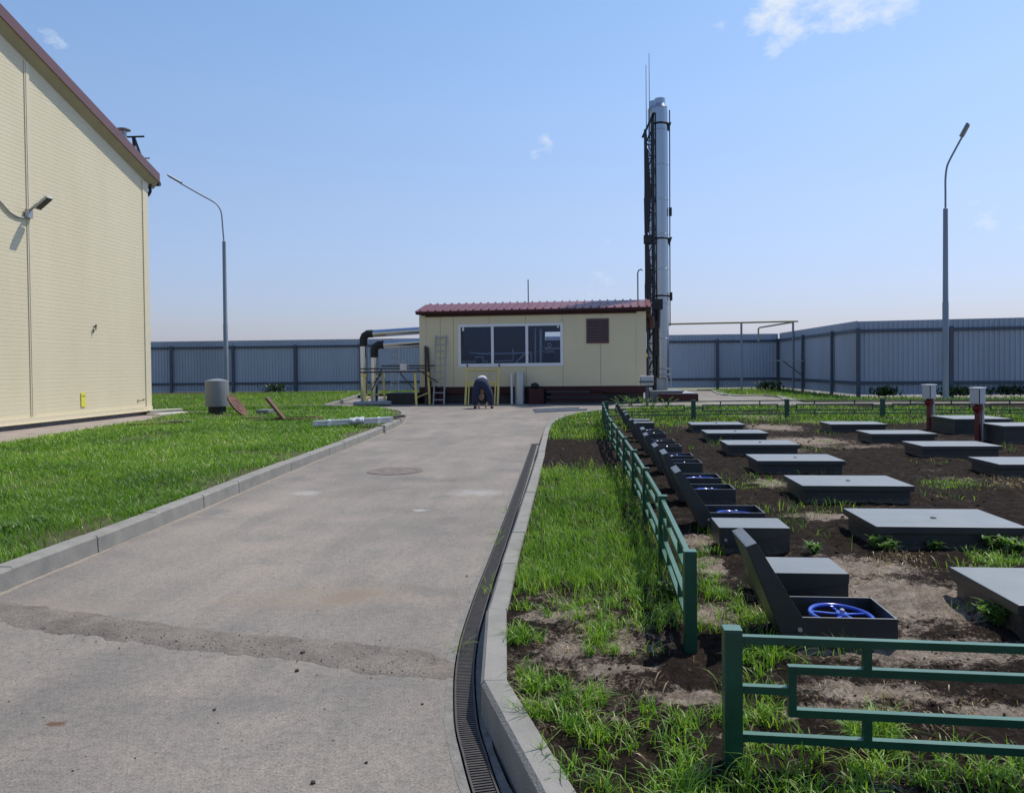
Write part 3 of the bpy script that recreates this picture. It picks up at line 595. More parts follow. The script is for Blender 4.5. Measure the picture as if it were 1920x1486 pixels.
x, y = polar(260, 2.2, 12, -42, -8); k = (x > -3.9) & (x < -.75) & (fbm(x * 1.1, y * 1.1, 3, 15) > .42); x, y = x[k], y[k]
lumps('grit', np.stack([x, y, np.full(len(x), .002)], -1), RNG.uniform(.0018, .0045, len(x)), M['stone'], 'tiny dark grit scattered over the asphalt road')
x = RNG.uniform(-3.2, -.78, 260); y = 3.93 - (x + 1.4) * .16 + RNG.normal(0, .10, 260); lumps('grit', np.stack([x, y, np.full(260, .008)], -1), RNG.uniform(.0015, .005, 260), M['stone'], 'crumbs of soil on the trench patch across the road')
def stone(u, v, r, label):
    p = P(u, v); bm = bmesh.new(); bmesh.ops.create_icosphere(bm, subdivisions=2, radius=r)
    for w in bm.verts: w.co *= 1 + random.uniform(-.22, .22); w.co.z *= .7
    me = bpy.data.meshes.new('stone'); bm.to_mesh(me); bm.free(); me.materials.append(M['stone']); o = bpy.data.objects.new('stone', me); COL.objects.link(o); o.location = (p.x, p.y, r * .5); tag(o, label, 'stone', 'stones lying on the road')
stone(567, 1226, .015, 'largest dark clod lying on the trench patch near the road centre')
stone(557, 1258, .011, 'jagged dark clod on the asphalt just below the trench patch')
stone(402, 1331, .007, 'small dark stone on the asphalt left of the road centre, nearer than the trench patch')
stone(587, 1468, .009, 'small dark stone on the asphalt at the bottom edge of the photo')
stone(687, 1430, .006, 'small dark stone right of the road centre near the bottom edge')
stone(792, 1320, .006, 'small dark stone on the asphalt close to the curved drain grate')
stone(875, 1080, .007, 'small dark stone on the asphalt left of the drain beyond the trench patch')
# ================================================================== DRAIN CHANNEL
dr = thing('drain_channel', 'narrow slotted steel drain grate curving along the right kerb of the road', 'drain', (-.7, 5, 0))
tr_ = MB(); k = len(gl); vs = []
for a, b in zip(offset(gc, GW + .015), offset(gc, -GW - .015)): vs += [(a.x, a.y, -.003), (a.x, a.y, -.11), (b.x, b.y, -.11), (b.x, b.y, -.003)]
tr_.add(vs, [(4 * i + j, 4 * i + j + 1, 4 * i + j + 5, 4 * i + j + 4) for i in range(k - 1) for j in range(3)]).build('trough', M['pit'], dr)
fine = spline(GC, .018)
per = 56; secs = [fine[i:i + per + 1] for i in range(0, len(fine) - 1, per)]
for s_ in secs:
    if len(s_) < 4: continue
    g = MB(); near = s_[0].y < 8
    for i, p in enumerate(s_[:-1]):
        if not near and i % 2: continue
        t = (s_[i + 1] - p).normalized(); n = Vector((-t.y, t.x)); w = .0045 if near else .009
        a, b = p + n * GW, p - n * GW; g.bar((a.x, a.y, -.008), (b.x, b.y, -.008), w * 2, .012)
    for sd_ in (1, -1):
        for a, b in zip(offset(s_, sd_ * GW), offset(s_, sd_ * GW)[1:]): g.bar((a.x, a.y, -.005), (b.x, b.y, -.005), .008, .016)
    g.build('grate', M['grate'], dr)

# ================================================================== LARGE CREAM BUILDING (left)
bB = P(283, 777, LZ); bB = Vector((bB.x, bB.y)); bth = radians(1.24); bd = Vector((-sin(bth), cos(bth))); bn = Vector((cos(bth), sin(bth)))
def bw(t, p, z): q = bB + bd * t + bn * p; return Vector((q.x, q.y, z))   # t along the gable wall, p out of it
hall = thing('industrial_building', 'tall cream ribbed metal building with red-brown verge at the left', 'building', (bB.x, bB.y, 0))
RS = .322; EZ = 7.34; APEX = -11.0; TN = -22.0
rake = lambda t: EZ - RS * t if t > APEX else EZ - RS * APEX - RS * (APEX - t)
wall = MB()
wall.prism([bw(0, 0, .27), bw(TN, 0, .27), bw(TN, 0, rake(TN)), bw(APEX, 0, rake(APEX)), bw(0, 0, rake(0))], -bn.to_3d() * .15)
z = .40; i = 0
while z < rake(APEX) - .1:                            # horizontal ribs, with a wider joint every fifth
    i += 1; st = .1; zt = z + st
    tmax = min(0, (EZ - zt) / RS)
    tt_ = max(TN, TN + max(0, zt - rake(TN)) / RS)
    for (t0, t1) in ((tt_, -5.42), (-5.22, tmax - .08)):
        t1 = min(t1, tmax - .08)
        if t1 - t0 < .1: continue
        g = .016 if i % 10 == 0 else .007
        pr = [(0, z + g), (.0016, z + g + .003), (.0016, zt - .004), (0, zt)]
        a = [bw(t0, .001 + p, q) for p, q in pr]; b = [bw(t1, .001 + p, q) for p, q in pr]
        wall.add(a + b, [(0, 1, 5, 4), (1, 2, 6, 5), (2, 3, 7, 6), (0, 3, 2, 1), (4, 5, 6, 7)])
    z = zt
wall.build('wall', M['cream'], hall)
sw = MB(); sw.prism([bw(0, -.15, .27), bw(0, -22, .27), bw(0, -22, EZ), bw(0, -.15, EZ)], bd.to_3d() * -.12); sw.build('wall', M['cream'], hall)
j = MB(); j.prism([bw(-5.40, 0, .40), bw(-5.25, 0, .40), bw(-5.25, 0, rake(-5.25) - .05), bw(-5.40, 0, rake(-5.40) - .05)], bn.to_3d() * .022)
j.prism([bw(-5.36, .02, .40), bw(-5.25, .02, .40), bw(-5.25, .02, rake(-5.25) - .06), bw(-5.36, .02, rake(-5.36) - .06)], bn.to_3d() * .014); j.build('joint_trim', M['cream_trim'], hall)
c_ = MB(); c_.prism([bw(-.28, 0, .40), bw(.012, 0, .40), bw(.012, 0, EZ - .02), bw(-.28, 0, rake(-.28) - .05)], bn.to_3d() * .028)
c_.build('corner_trim', M['cream_trim'], hall); c_ = MB(); c_.prism([bw(0, -.3, .40), bw(0, .02, .40), bw(0, .02, EZ - .03), bw(0, -.3, EZ - .03)], bd.to_3d() * .014); c_.build('corner_trim', M['cream_trim'], hall)
fl = MB(); fl.prism([bw(.03, 0, .27), bw(TN, 0, .27), bw(TN, 0, .40), bw(.03, 0, .40)], bn.to_3d() * .045)
fl.prism([bw(.05, .04, .255), bw(TN, .04, .255), bw(TN, .04, .275), bw(.05, .04, .275)], bn.to_3d() * .04); fl.build('base_flashing', M['cream_trim'], hall)
pl = MB(); pl.prism([bw(-.15, -.05, -.1), bw(TN, -.05, -.1), bw(TN, -.05, .268), bw(-.15, -.05, .268)], -bn.to_3d() * .3); pl.prism([bw(-.15, -.05, -.1), bw(-.15, -22, -.1), bw(-.15, -22, .268), bw(-.15, -.05, .268)], bd.to_3d() * -.1); pl.build('plinth', M['plinth'], hall)
OV = .21; ET = .36                                    # verge overhang and eave overhang
sf = MB()
for (ta, tb) in ((ET, APEX),): sf.prism([bw(ta, 0, rake(ta) - .01), bw(ta, OV, rake(ta) + .19), bw(ta, OV, rake(ta) + .24), bw(ta, 0, rake(ta) + .24)], bw(tb, 0, rake(tb)) - bw(ta, 0, rake(ta)))
sf.prism([bw(ET - .02, 0.012, rake(0) - .10), bw(0.01, .012, rake(0) - .10), bw(.01, .012, rake(0) + .02), bw(ET - .02, .012, rake(ET) + .02)], -bn.to_3d() * 22); sf.build('soffit', M['soffit'], hall)
vg = MB(); vg.prism([bw(ET, OV, rake(ET) + .18), bw(APEX, OV, rake(APEX) + .18), bw(APEX, OV, rake(APEX) + .47), bw(ET, OV, rake(ET) + .47)], bn.to_3d() * .03)
vg.build('verge', M['verge'], hall, bevel=.006)
rf = MB(); rf.prism([bw(ET, OV + .02, rake(ET) + .45), bw(APEX, OV + .02, rake(APEX) + .45), bw(TN, OV + .02, rake(TN) + .45), bw(TN, OV + .02, rake(TN) + .25), bw(APEX, OV + .02, rake(APEX) + .25), bw(ET, OV + .02, rake(ET) + .25)], -bn.to_3d() * 23); rf.build('roof', M['roofred'], hall)
gt = MB(); gt.tube([bw(ET + .04, OV - .0, rake(ET) + .17), bw(ET + .04, -22, rake(ET) + .17)], .075, 14); gu = gt.build('gutter', M['dark_metal'], hall, smooth=SM)
dp = MB(); dp.tube([bw(.16, .02, rake(ET) + .12), bw(.16, .02, 7.1), bw(.13, -.02, 7.0), bw(.10, -.1, 6.92)], .05, 10); dp.build('downspout', M['dark_metal'], hall, smooth=SM)
vp = thing('vent_stack', 'short grey vent pipe with flat cap on the roof of the cream building', 'vent', bw(-.95, -.6, rake(-.95) + .4))
ra_, rb_ = bw(0, -.6, 0), bw(-9, -.6, 0); v0 = PW(232, 240, ra_, rb_) - Vector((0, 0, .62)); MB().tube([v0 - Vector((0, 0, .5)), v0 + Vector((0, 0, .56))], .085, 14).build('pipe', M['grey_metal'], vp, smooth=SM); MB().lathe([(.2, 0), (.2, .03), (.06, .07)], v0 + Vector((0, 0, .55)), 20).build('cap', M['grey_metal'], vp, smooth=SM)
br = MB(); b0 = PW(252, 257, ra_, rb_) - Vector((-.08, 0, .62)); br.bar(b0 + Vector((-.05, 0, -.35)), b0 + Vector((-.12, 0, .62)), .06); br.bar(b0 + Vector((.13, .3, -.42)), b0 + Vector((-.10, 0, .62)), .06); br.bar(b0 + Vector((-.5, -.1, .60)), b0 + Vector((.22, .05, .64)), .045); br.bar(b0 + Vector((.04, .2, 0)), b0 + Vector((.25, .3, .02)), .03)
tag(br.build('roof_bracket', M['dark_metal']), 'black T-shaped steel bracket near the eave of the cream roof', 'bracket')
# wall floodlight with its conduit
fd = thing('wall_floodlight', 'grey LED floodlight on an upward arm on the cream wall joint', 'lamp', bw(-5.42, .03, 5.3))
f0 = bw(-5.40, .03, 5.33)
MB().prism([bw(-5.50, .03, 5.22), bw(-5.30, .03, 5.22), bw(-5.30, .03, 5.42), bw(-5.50, .03, 5.42)], bn.to_3d() * .07).build('wall_plate', M['grey_metal'], fd, bevel=.006)
aD = (bn.to_3d() * .78 + Vector((0, 0, .62))).normalized(); aS = bd.to_3d(); aN = aD.cross(aS).normalized()
MB().tube([bw(-5.40, .09, 5.40), bw(-5.40, .09, 5.40) + aD * .28], .03, 10).build('arm', M['grey_metal'], fd, smooth=SM)
h0 = bw(-5.38, .12, 5.38) + aD * .14
hd = MB(); hb = [h0 + aD * a + aS * s + aN * n for a, s, n in [(0, -.09, 0), (.42, -.09, 0), (.42, .13, 0), (0, .13, 0)]]; hd.prism(hb, aN * -.05)
for q_ in range(6): hd.prism([h0 + aD * (.05 + .06 * q_) + aS * s for s in (-.08, .12)] + [h0 + aD * (.075 + .06 * q_) + aS * s for s in (.12, -.08)], aN * .0001 + aN * .035 * (-1 if aN.z < 0 else 1))
hd.build('lamp_head', M['grey_metal'], fd)
sgn = -1 if aN.z < 0 else 1
MB().prism([h0 + aD * a + aS * s - aN * .0 + aN * (-.052 if sgn > 0 else .003) for a, s in [(.03, -.07), (.39, -.07), (.39, .11), (.03, .11)]], aN * (-.004 if sgn > 0 else .004)).build('lens', M['lamp_dark'], fd)
cb = spline([tuple(bw(t, .03, z)) for t, z in [(-5.42, 5.22), (-5.7, 5.18), (-6.0, 5.24), (-6.3, 5.42), (-6.9, 5.75), (-8, 6.1), (-10, 6.2)]], .12); tag(MB().tube(cb, .022, 8).build('conduit', M['grey_metal'], smooth=SM), 'grey conduit sagging along the cream wall to the floodlight', 'cable')
ys = thing('yellow_plate', 'small yellow plate mounted low on the cream wall', 'sign', bw(-3.38, .01, .72))
MB().prism([bw(-3.47, .012, .55), bw(-3.29, .012, .55), bw(-3.29, .012, .93), bw(-3.47, .012, .93)], bn.to_3d() * .012).build('plate', M['sign_yellow'], ys); MB().prism([bw(-3.45, .024, .83), bw(-3.31, .024, .83), bw(-3.31, .024, .845), bw(-3.45, .024, .845)], bn.to_3d() * .003).build('rule_line', M['dark_metal'], ys)
hk = MB(); hk.bar(bw(-2.83, .0, 2.72), bw(-2.83, .09, 2.76), .03); hk.bar(bw(-2.86, .08, 2.78), bw(-2.86, .08, 2.64), .022); hk.bar(bw(-2.83, .02, 2.66), bw(-2.88, .02, 2.56), .016); tag(hk.build('wall_hook', M['dark_metal']), 'tiny dark bracket sticking out of the middle of the cream wall', 'bracket')
dn = MB(); dn.bar(bw(-.75, .012, .60), bw(-.3, .012, .64), .014); dn.bar(bw(-.72, .012, .64), bw(-.74, .012, .55), .03); dn.bar(bw(-.42, .012, .66), bw(-.40, .012, .60), .025); tag(dn.build('wall_scar', M['soffit']), 'scuffed dent marks low on the cream wall by its corner', 'dent')
def plank(pts, w, h, label, m, name='plank'):
    tag(MB().bar(pts[0], pts[1], w, h).build(name, m, bevel=.004), label, 'board', 'loose boards by the cream building')
plank((bw(-.3, .1, .24), bw(.45, .75, .24)), .3, .10, 'short cream panel offcut lying against the corner of the cream building', M['plank'])
plank((P(292, 777, .2), P(345, 773, .2)), .3, .05, 'longer pale board lying on the grass beside the cream building corner', M['plank'])
rb = MB(); a_, b_ = P(238, 797, LZ + .04), P(352, 794, LZ + .04)
for s_ in range(7): rb.bar(a_ + Vector((0, s_ * .05, random.uniform(0, .02))), a_.lerp(b_, .55 + .05 * s_) + Vector((0, s_ * .05, .01)), .02)
tag(rb.build('rusty_bars', M['rust']), 'rusty steel bars lying in the lawn in front of the cream building', 'bars')
pb = P(340, 794, LZ); tag(MB().box(pb.x - .3, pb.x + .25, pb.y - .06, pb.y + .06, LZ, LZ + .07, .1).build('timber', M['wood'], bevel=.008), 'dark wooden block lying in the lawn at the end of the rusty bars', 'board')

# ================================================================== PERIMETER FENCE
def fence_run(name, a, b, posts, H, z0, label, post_w=.16, wide=False):
    a = Vector(a); b = Vector(b); d = (b - a); Ln = d.length; d.normalize(); n = Vector((-d.y, d.x))
    if n.dot(-(a + b) / 2) > 0: n = -n               # n points away from the camera
    r = thing(name, label, 'fence', (a.x, a.y, 0))
    sh = MB(); p = .19; k = int(Ln / p); vs = []
    for i in range(k + 1):
        for (s_, o) in ((0, .055), (.06, .055), (.078, .095), (.160, .095), (.178, .055)):
            t = i * p + s_
            if t > Ln: continue
            q_ = a + d * t + n * o; vs += [(q_.x, q_.y, z0 + .05), (q_.x, q_.y, H)]
    m_ = len(vs) // 2; sh.add(vs, [(2 * i, 2 * i + 2, 2 * i + 3, 2 * i + 1) for i in range(m_ - 1)]); sh.build('sheet', M['fence'], r)
    for zc in (z0 + .56, H - .42):
        w = MB(); q0, q1 = a + n * .02, b + n * .02; w.bar((q0.x, q0.y, zc), (q1.x, q1.y, zc), .07, .13); w.build('rail', M['fence_dark'], r)
    for t in posts:
        q_ = a + d * t - n * .06; MB().bar((q_.x, q_.y, z0 - .15), (q_.x, q_.y, H - .30), post_w, .1, (n.x, n.y, 0)).build('post', M['fence_dark'], r)
    return r
fa, fb, fc, fe = Vector((-40, 45.2)), Vector((11.27, 46.84)), Vector((11.53, 34.48)), Vector((36, 30.4))
L1 = (fb - fa).length; d1 = (fb - fa).normalized()
def at_px(u, a, b): q_ = PW(u, 700, a, b); return (Vector((q_.x, q_.y)) - Vector(a)).length
pf = [at_px(u, fa, fb) for u in (322, 438, 555, 677, 800, 1050, 1225, 1345)] + [L1 - .05, 1.0, 5.0, 9.0]
fence_run('perimeter_fence', fa, fb, pf, 3.30, .1, 'long blue-grey corrugated fence across the back of the site behind the kiosk')
L2 = (fc - fb).length
fence_run('perimeter_fence', fb, fc, [at_px(1507, fb, fc), at_px(1562, fb, fc)], 3.32, .1, 'blue-grey fence run between the two corners right of the chimney, with a shelf bracket')
L3 = (fe - fc).length
fence_run('perimeter_fence', fc, fe, [.08, at_px(1783, fc, fe), at_px(1965, fc, fe), 16, 20], 3.30, .1, 'nearest blue-grey fence run behind the right street lamp')
sb = thing('wall_shelf', 'thin grey shelf with a diagonal brace on the right fence post', 'bracket', (11.4, 39, 2.0)); s0 = PW(1507, 676, fb, fc); s1 = PW(1507, 704, fb, fc); e0 = s0 + Vector((-1.7, .5, 0.03))
MB().bar(s0, e0, .5, .05).build('shelf', M['alu'], sb); MB().bar(s1 + Vector((-.05, 0, 0)), s0.lerp(e0, .6), .06).build('brace', M['fence_dark'], sb)
# shrubs at the fence foot
def shrub(u, v, w, h, label):
    p = P(u, v, LZ); n = 260; x = p.x + RNG.normal(0, w / 2.6, n); y = p.y - .2 + RNG.normal(0, .18, n); z_ = LZ + RNG.uniform(0, h * .75, n)
    tag(blades('shrub', x, y, RNG.uniform(.12, .3, n), RNG.uniform(.04, .08, n), np.abs(RNG.normal(.8, .3, n)), M['weed_dark'], z_, np.clip(RNG.normal(.15, .15, n), 0, 1), 2), label, 'shrub', 'weeds at the fence foot')
shrub(519, 735, .9, .55, 'dark leafy weed at the foot of the back fence right of the left street lamp'); shrub(1790, 742, 1.2, .35, 'low dark weeds at the foot of the right fence behind the right street lamp'); shrub(1655, 742, .6, .4, 'low weed at the foot of the right fence near its corner'); shrub(1440, 731, 1.0, .5, 'dark weed in the fence corner right of the chimney'); shrub(1895, 741, 1.3, .4, 'dark weed at the right edge at the foot of the fence')

# gas pipe above the back fence
gpp = thing('gas_pipe', 'thin ochre gas pipe on posts running above the back fence from the chimney', 'pipe', (9, 45, 0)); ga, gb_ = Vector((3.5, 43.6)), Vector((13, 43.9))
pw = lambda u, v: PW(u, v, ga, gb_)
MB().tube([pw(1252, 607.5), pw(1390, 604.5), pw(1496, 602)], .055, 10).build('pipe', M['gas'], gpp, smooth=SM)
MB().tube([pw(1486, 604), pw(1424, 614), pw(1422, 616), pw(1422, 640)], .045, 10).build('pipe', M['gas'], gpp, smooth=SM)
MB().tube([pw(1390, 605), (pw(1390, 605).x, pw(1390, 605).y, 0)], .06, 10).build('support', M['pole'], gpp, smooth=SM); MB().tube([pw(1487, 604), (pw(1487, 604).x, pw(1487, 604).y, 0)], .06, 10).build('support', M['pole'], gpp, smooth=SM)

# ================================================================== STREET LAMPS
def street_lamp(base, arm, label, mid_z, knee_z, dirv, head, rr=.1):
    """arm: (sideways, up) offsets from the pole top; dirv: horizontal direction of the arm"""
    t = thing('street_lamp', label, 'street lamp', base, 0, 'street lamps'); b = Vector(base); hx = Vector((*dirv, 0)).normalized(); up = Vector((0, 0, 1))
    MB().lathe([(rr * 1.12, 0), (rr * 1.12, mid_z), (rr * 1.0, mid_z + .03), (rr * .85, knee_z), (rr * .5, knee_z + .02)], b, 16).build('pole', M['pole'], t, smooth=SM)
    MB().lathe([(rr * 1.9, .0), (rr * 1.9, .03)], b, 16).build('base_plate', M['pole'], t)
    pts = spline([tuple(b + up * (knee_z + z) + hx * a) for a, z in arm], .12)
    MB().tube(pts, rr * .36, 10).build('arm', M['pole'], t, smooth=SM)
    top = pts[-1]; dr_ = (pts[-1] - pts[-4]).normalized(); sd_ = dr_.cross(up).normalized(); nn = sd_.cross(dr_).normalized(); c = top - dr_ * .06
    hd_ = MB().prism([c + sd_ * a + nn * n for a, n in [(-.17, .0), (.17, .0), (.17, .05), (.07, .10), (-.07, .10), (-.17, .05)]], dr_ * head); hd_.build('lamp_head', M['pole'], t, bevel=.012)
    MB().prism([c + dr_ * .05 + sd_ * a - nn * .003 for a in (-.15, .15)] + [c + dr_ * (head - .05) + sd_ * a - nn * .003 for a in (.15, -.15)], -nn * .012).build('lens', M['lamp_dark'], t)
lr = P(1773, 746, .1)
street_lamp((lr.x, lr.y, .1), [(0, -.1), (0, .6), (.0, 1.13), (.04, 1.55), (.14, 1.85), (.60, 2.72)], 'grey street lamp in front of the right fence, arm rising to the right', 3.75, 7.4, (.80, -.60), .52)
ll = P(425, 745, .13)
street_lamp((ll.x, ll.y, .13), [(0, -.1), (-.05, .68), (-.10, 1.39), (-.21, 1.68), (-.42, 1.92), (-1.2, 2.36), (-2.0, 2.82)], 'grey street lamp behind the vent drum, long arm reaching left toward the building', 3.65, 7.72, (.96, .28), .72)
# ================================================================== KIOSK (boiler house)
K0 = P(789, 757).xy; K1 = P(1211.5, 755.5).xy; KW = (K1 - K0).length; kd = (K1 - K0).normalized(); kn = Vector((kd.y, -kd.x))   # kn toward the camera
def kp(t, p, z): q_ = K0 + kd * t + kn * p; return Vector((q_.x, q_.y, z))
KD = 3.0; KZ = 3.66; KB = .70
ki = thing('boiler_house', 'cream panel boiler house with maroon roof and wide white window at the road end', 'building', (K0.x, K0.y, 0))
def kpos(u, v): q_ = PW(u, v, K0, K1); return (Vector((q_.x, q_.y)) - K0).dot(kd), q_.z
w0, w1, wz0, wz1 = kpos(862, 647)[0], kpos(1053, 645)[0], 1.59, 3.22
v0_, v1_, vz0, vz1 = kpos(1101, 620)[0], kpos(1140, 620)[0], 2.45, 3.37
wm = MB()
def wpan(t0, t1, z0, z1, p=0., th=-.08): wm.prism([kp(t0, p, z0), kp(t1, p, z0), kp(t1, p, z1), kp(t0, p, z1)], kn.to_3d() * th)
seams = [t for t in (0, .87, 1.42, 2.93, 4.44, 5.95, 7.46, KW)]
for t0, t1 in zip(seams, seams[1:]):
    a, b = t0 + .006, t1 - .006
    for (x0, x1, z0, z1) in [(a, b, KB, KZ)]:
        if x1 <= w0 or x0 >= w1: wpan(x0, x1, z0, z1)
        else:
            if x0 < w0: wpan(x0, w0, wz0, wz1)
            if x1 > w1: wpan(w1, x1, wz0, wz1)
            wpan(x0, x1, z0, wz0); wpan(x0, x1, wz1, z1)
wm.prism([kp(0, -.09, KB), kp(w0, -.09, KB), kp(w0, -.09, KZ), kp(0, -.09, KZ)], kn.to_3d() * -.03); wm.prism([kp(w1, -.09, KB), kp(KW, -.09, KB), kp(KW, -.09, KZ), kp(w1, -.09, KZ)], kn.to_3d() * -.03)
for t in (0, KW - .1): wm.prism([kp(t, -.09, KB), kp(t + .1, -.09, KB), kp(t + .1, -.09, KZ), kp(t, -.09, KZ)], kn.to_3d() * -(KD - .1))
B0, B1 = w1 - .98, w1 - .30                              # opening in the back wall seen through the window
for (t0, t1, z0, z1) in [(0, B0, KB, KZ), (B1, KW, KB, KZ), (B0, B1, KB, 2.66), (B0, B1, 3.04, KZ)]: wm.prism([kp(t0, -KD, z0), kp(t1, -KD, z0), kp(t1, -KD, z1), kp(t0, -KD, z1)], kn.to_3d() * -.1)
wm.build('wall', M['cream_k'], ki)
for t0, t1 in ((-.02, .26), (KW - .36, KW + .02)):
    ct = MB(); ct.prism([kp(t0, 0, KB - .02), kp(t1, 0, KB - .02), kp(t1, 0, KZ), kp(t0, 0, KZ)], kn.to_3d() * .02)
    ct.build('corner_trim', M['cream_k'], ki)
inn = MB(); inn.box(0, 1, 0, 1, 0, 1) if False else None
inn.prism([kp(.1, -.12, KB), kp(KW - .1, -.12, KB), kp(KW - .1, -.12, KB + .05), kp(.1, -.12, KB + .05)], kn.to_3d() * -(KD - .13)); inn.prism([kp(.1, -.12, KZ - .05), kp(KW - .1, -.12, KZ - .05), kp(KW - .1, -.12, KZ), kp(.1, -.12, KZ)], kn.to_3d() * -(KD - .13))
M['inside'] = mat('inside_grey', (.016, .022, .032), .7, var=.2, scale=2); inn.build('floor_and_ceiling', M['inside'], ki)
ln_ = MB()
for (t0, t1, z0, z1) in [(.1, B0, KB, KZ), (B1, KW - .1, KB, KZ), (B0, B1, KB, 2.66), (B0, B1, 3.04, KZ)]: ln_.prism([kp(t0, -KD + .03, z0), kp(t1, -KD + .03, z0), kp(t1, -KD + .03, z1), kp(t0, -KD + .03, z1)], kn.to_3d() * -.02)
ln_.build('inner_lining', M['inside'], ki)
sk = MB(); sk.prism([kp(-.05, .03, .42), kp(KW + .05, .03, .42), kp(KW + .05, .03, KB), kp(-.05, .03, KB)], kn.to_3d() * -(KD + .1)); sk.build('base_frame', M['maroon'], ki, bevel=.01)
un = MB(); un.prism([kp(.1, -.10, 0), kp(KW - .1, -.10, 0), kp(KW - .1, -.10, .42), kp(.1, -.10, .42)], kn.to_3d() * -(KD - .2)); un.build('foundation', M['base_dark'], ki)
# roof
fs = MB(); fs.prism([kp(.25, .06, KZ - .06), kp(KW - .36, .06, KZ - .06), kp(KW - .36, .06, KZ + .07), kp(.25, .06, KZ + .07)], kn.to_3d() * -.08)
fs.prism([kp(-.12, .22, KZ + .05), kp(KW + .2, .22, KZ + .05), kp(KW + .2, .22, KZ + .16), kp(-.12, .22, KZ + .16)], kn.to_3d() * -.2)
fs.prism([kp(-.12, .02, KZ + .05), kp(KW + .2, .02, KZ + .05), kp(KW + .2, .02, KZ + .10), kp(-.12, .02, KZ + .10)], kn.to_3d() * -(KD + .2)); fs.build('fascia', M['maroon'], ki)
RR = .42; dpth = KD / 2 + .25; rz = lambda p: KZ + .165 + RR * (.25 - p) / (dpth)
rm = MB()
for sgn_ in (1, -1):
    pa, pb_ = (.25, -KD / 2) if sgn_ > 0 else (-KD - .25, -KD / 2); za, zb = KZ + .165, KZ + .165 + RR
    rm.add([kp(-.14, pa, za), kp(KW + .22, pa, za), kp(KW + .22, pb_, zb), kp(-.14, pb_, zb)] + [kp(-.14, pa, za - .03), kp(KW + .22, pa, za - .03), kp(KW + .22, pb_, zb - .03), kp(-.14, pb_, zb - .03)], [(0, 1, 2, 3), (7, 6, 5, 4), (0, 4, 5, 1), (1, 5, 6, 2), (2, 6, 7, 3), (3, 7, 4, 0)])
    t = .05
    while t < KW + .2:
        for (o, w) in ((0, .06),): rm.add([kp(t, pa, za), kp(t + .025, pa, za + .06), kp(t + w, pa, za + .06), kp(t + w + .025, pa, za), kp(t, pb_, zb), kp(t + .025, pb_, zb + .06), kp(t + w, pb_, zb + .06), kp(t + w + .025, pb_, zb)], [(0, 1, 5, 4), (1, 2, 6, 5), (2, 3, 7, 6), (0, 3, 2, 1)])
        t += .318
rm.build('roof', M['roofred'], ki)
for t in (-.10, KW + .12):
    g = MB(); g.prism([kp(t, .2, KZ + .10), kp(t, -KD / 2, KZ + .10 + RR), kp(t, -KD - .2, KZ + .10)], kd.to_3d() * .06); g.build('gable', M['maroon'], ki)
# window
fr_ = MB(); fw = .09
fr_.prism([kp(w0 - .06, .0, wz0 - .07), kp(w1 + .06, .0, wz0 - .07), kp(w1 + .06, .0, wz0 + fw - .03), kp(w0 - .06, .0, wz0 + fw - .03)], kn.to_3d() * .03); fr_.prism([kp(w0 - .06, .0, wz1 - fw + .03), kp(w1 + .06, .0, wz1 - fw + .03), kp(w1 + .06, .0, wz1 + .05), kp(w0 - .06, .0, wz1 + .05)], kn.to_3d() * .03)
ms = [w0 - .06, kpos(921, 647)[0], kpos(985.5, 647)[0], w1 - .05]
for t in ms:
    wdt = .11; fr_.prism([kp(t, .0, wz0 + fw - .03), kp(t + wdt, .0, wz0 + fw - .03), kp(t + wdt, .0, wz1 - fw + .03), kp(t, .0, wz1 - fw + .03)], kn.to_3d() * .03)
wn = fr_.build('window', M['winframe'], ki)
for t0, t1 in zip(ms, ms[1:]): MB().prism([kp(t0 + .10, -.03, wz0), kp(t1 + .01, -.03, wz0), kp(t1 + .01, -.03, wz1), kp(t0 + .10, -.03, wz1)], kn.to_3d() * -.004).build('pane', M['glass'], wn)
for u, v in ((868, 617), (1046, 611)): t, z_ = kpos(u, v); MB().prism([kp(t - .04, -.028, z_ - .07), kp(t + .04, -.028, z_ - .07), kp(t + .04, -.028, z_ + .09), kp(t - .04, -.028, z_ + .09)], kn.to_3d() * .002).build('sticker', M['white'], wn)
# things inside, seen through the glass
def indoor(us, dz, r, m='white', dp=-.32): return [kp(kpos(u, v)[0] * 1.0, dp, kpos(u, v)[1] + dz) for u, v in us]
bp_ = thing('boiler_pipework', 'pale pipes and loops inside the boiler house behind its window', 'pipes', (K0.x + 3, K0.y + 1, KB))
g = MB(); g.tube(indoor([(864, 677), (889, 677), (889, 668), (903, 668), (903, 676), (912, 676)], -.02, .03), .03, 8); g.build('pipe', M['white'], bp_, smooth=SM)
g = MB(); g.tube(indoor([(926, 676), (960, 675), (960, 653)], -.02, .03), .03, 8); g.build('pipe', M['white'], bp_, smooth=SM)
g = MB(); g.tube(indoor([(962, 682), (984, 660)], -.02, .03), .035, 8); g.build('pipe', M['white'], bp_, smooth=SM)
g = MB(); g.tube(indoor([(863, 658), (890, 661), (925, 661), (985, 659), (1035, 657)], -.03, .05, dp=-1.3), .09, 10); g.build('pipe', M['steel'], bp_, smooth=SM)
g = MB(); g.tube(indoor([(1001, 612), (1001, 682)], 0, .05, dp=-.5), .035, 8); g.tube(indoor([(1011, 615), (1011, 682)], 0, .05, dp=-.6), .06, 8); g.tube(indoor([(993, 660), (993, 682)], 0, .05, dp=-.5), .04, 8); g.build('riser', M['white'], bp_, smooth=SM)
g = MB(); g.tube(indoor([(1018, 652), (1049, 652)], 0, .05, dp=-.7), .05, 8); g.build('manifold', M['white'], bp_, smooth=SM)
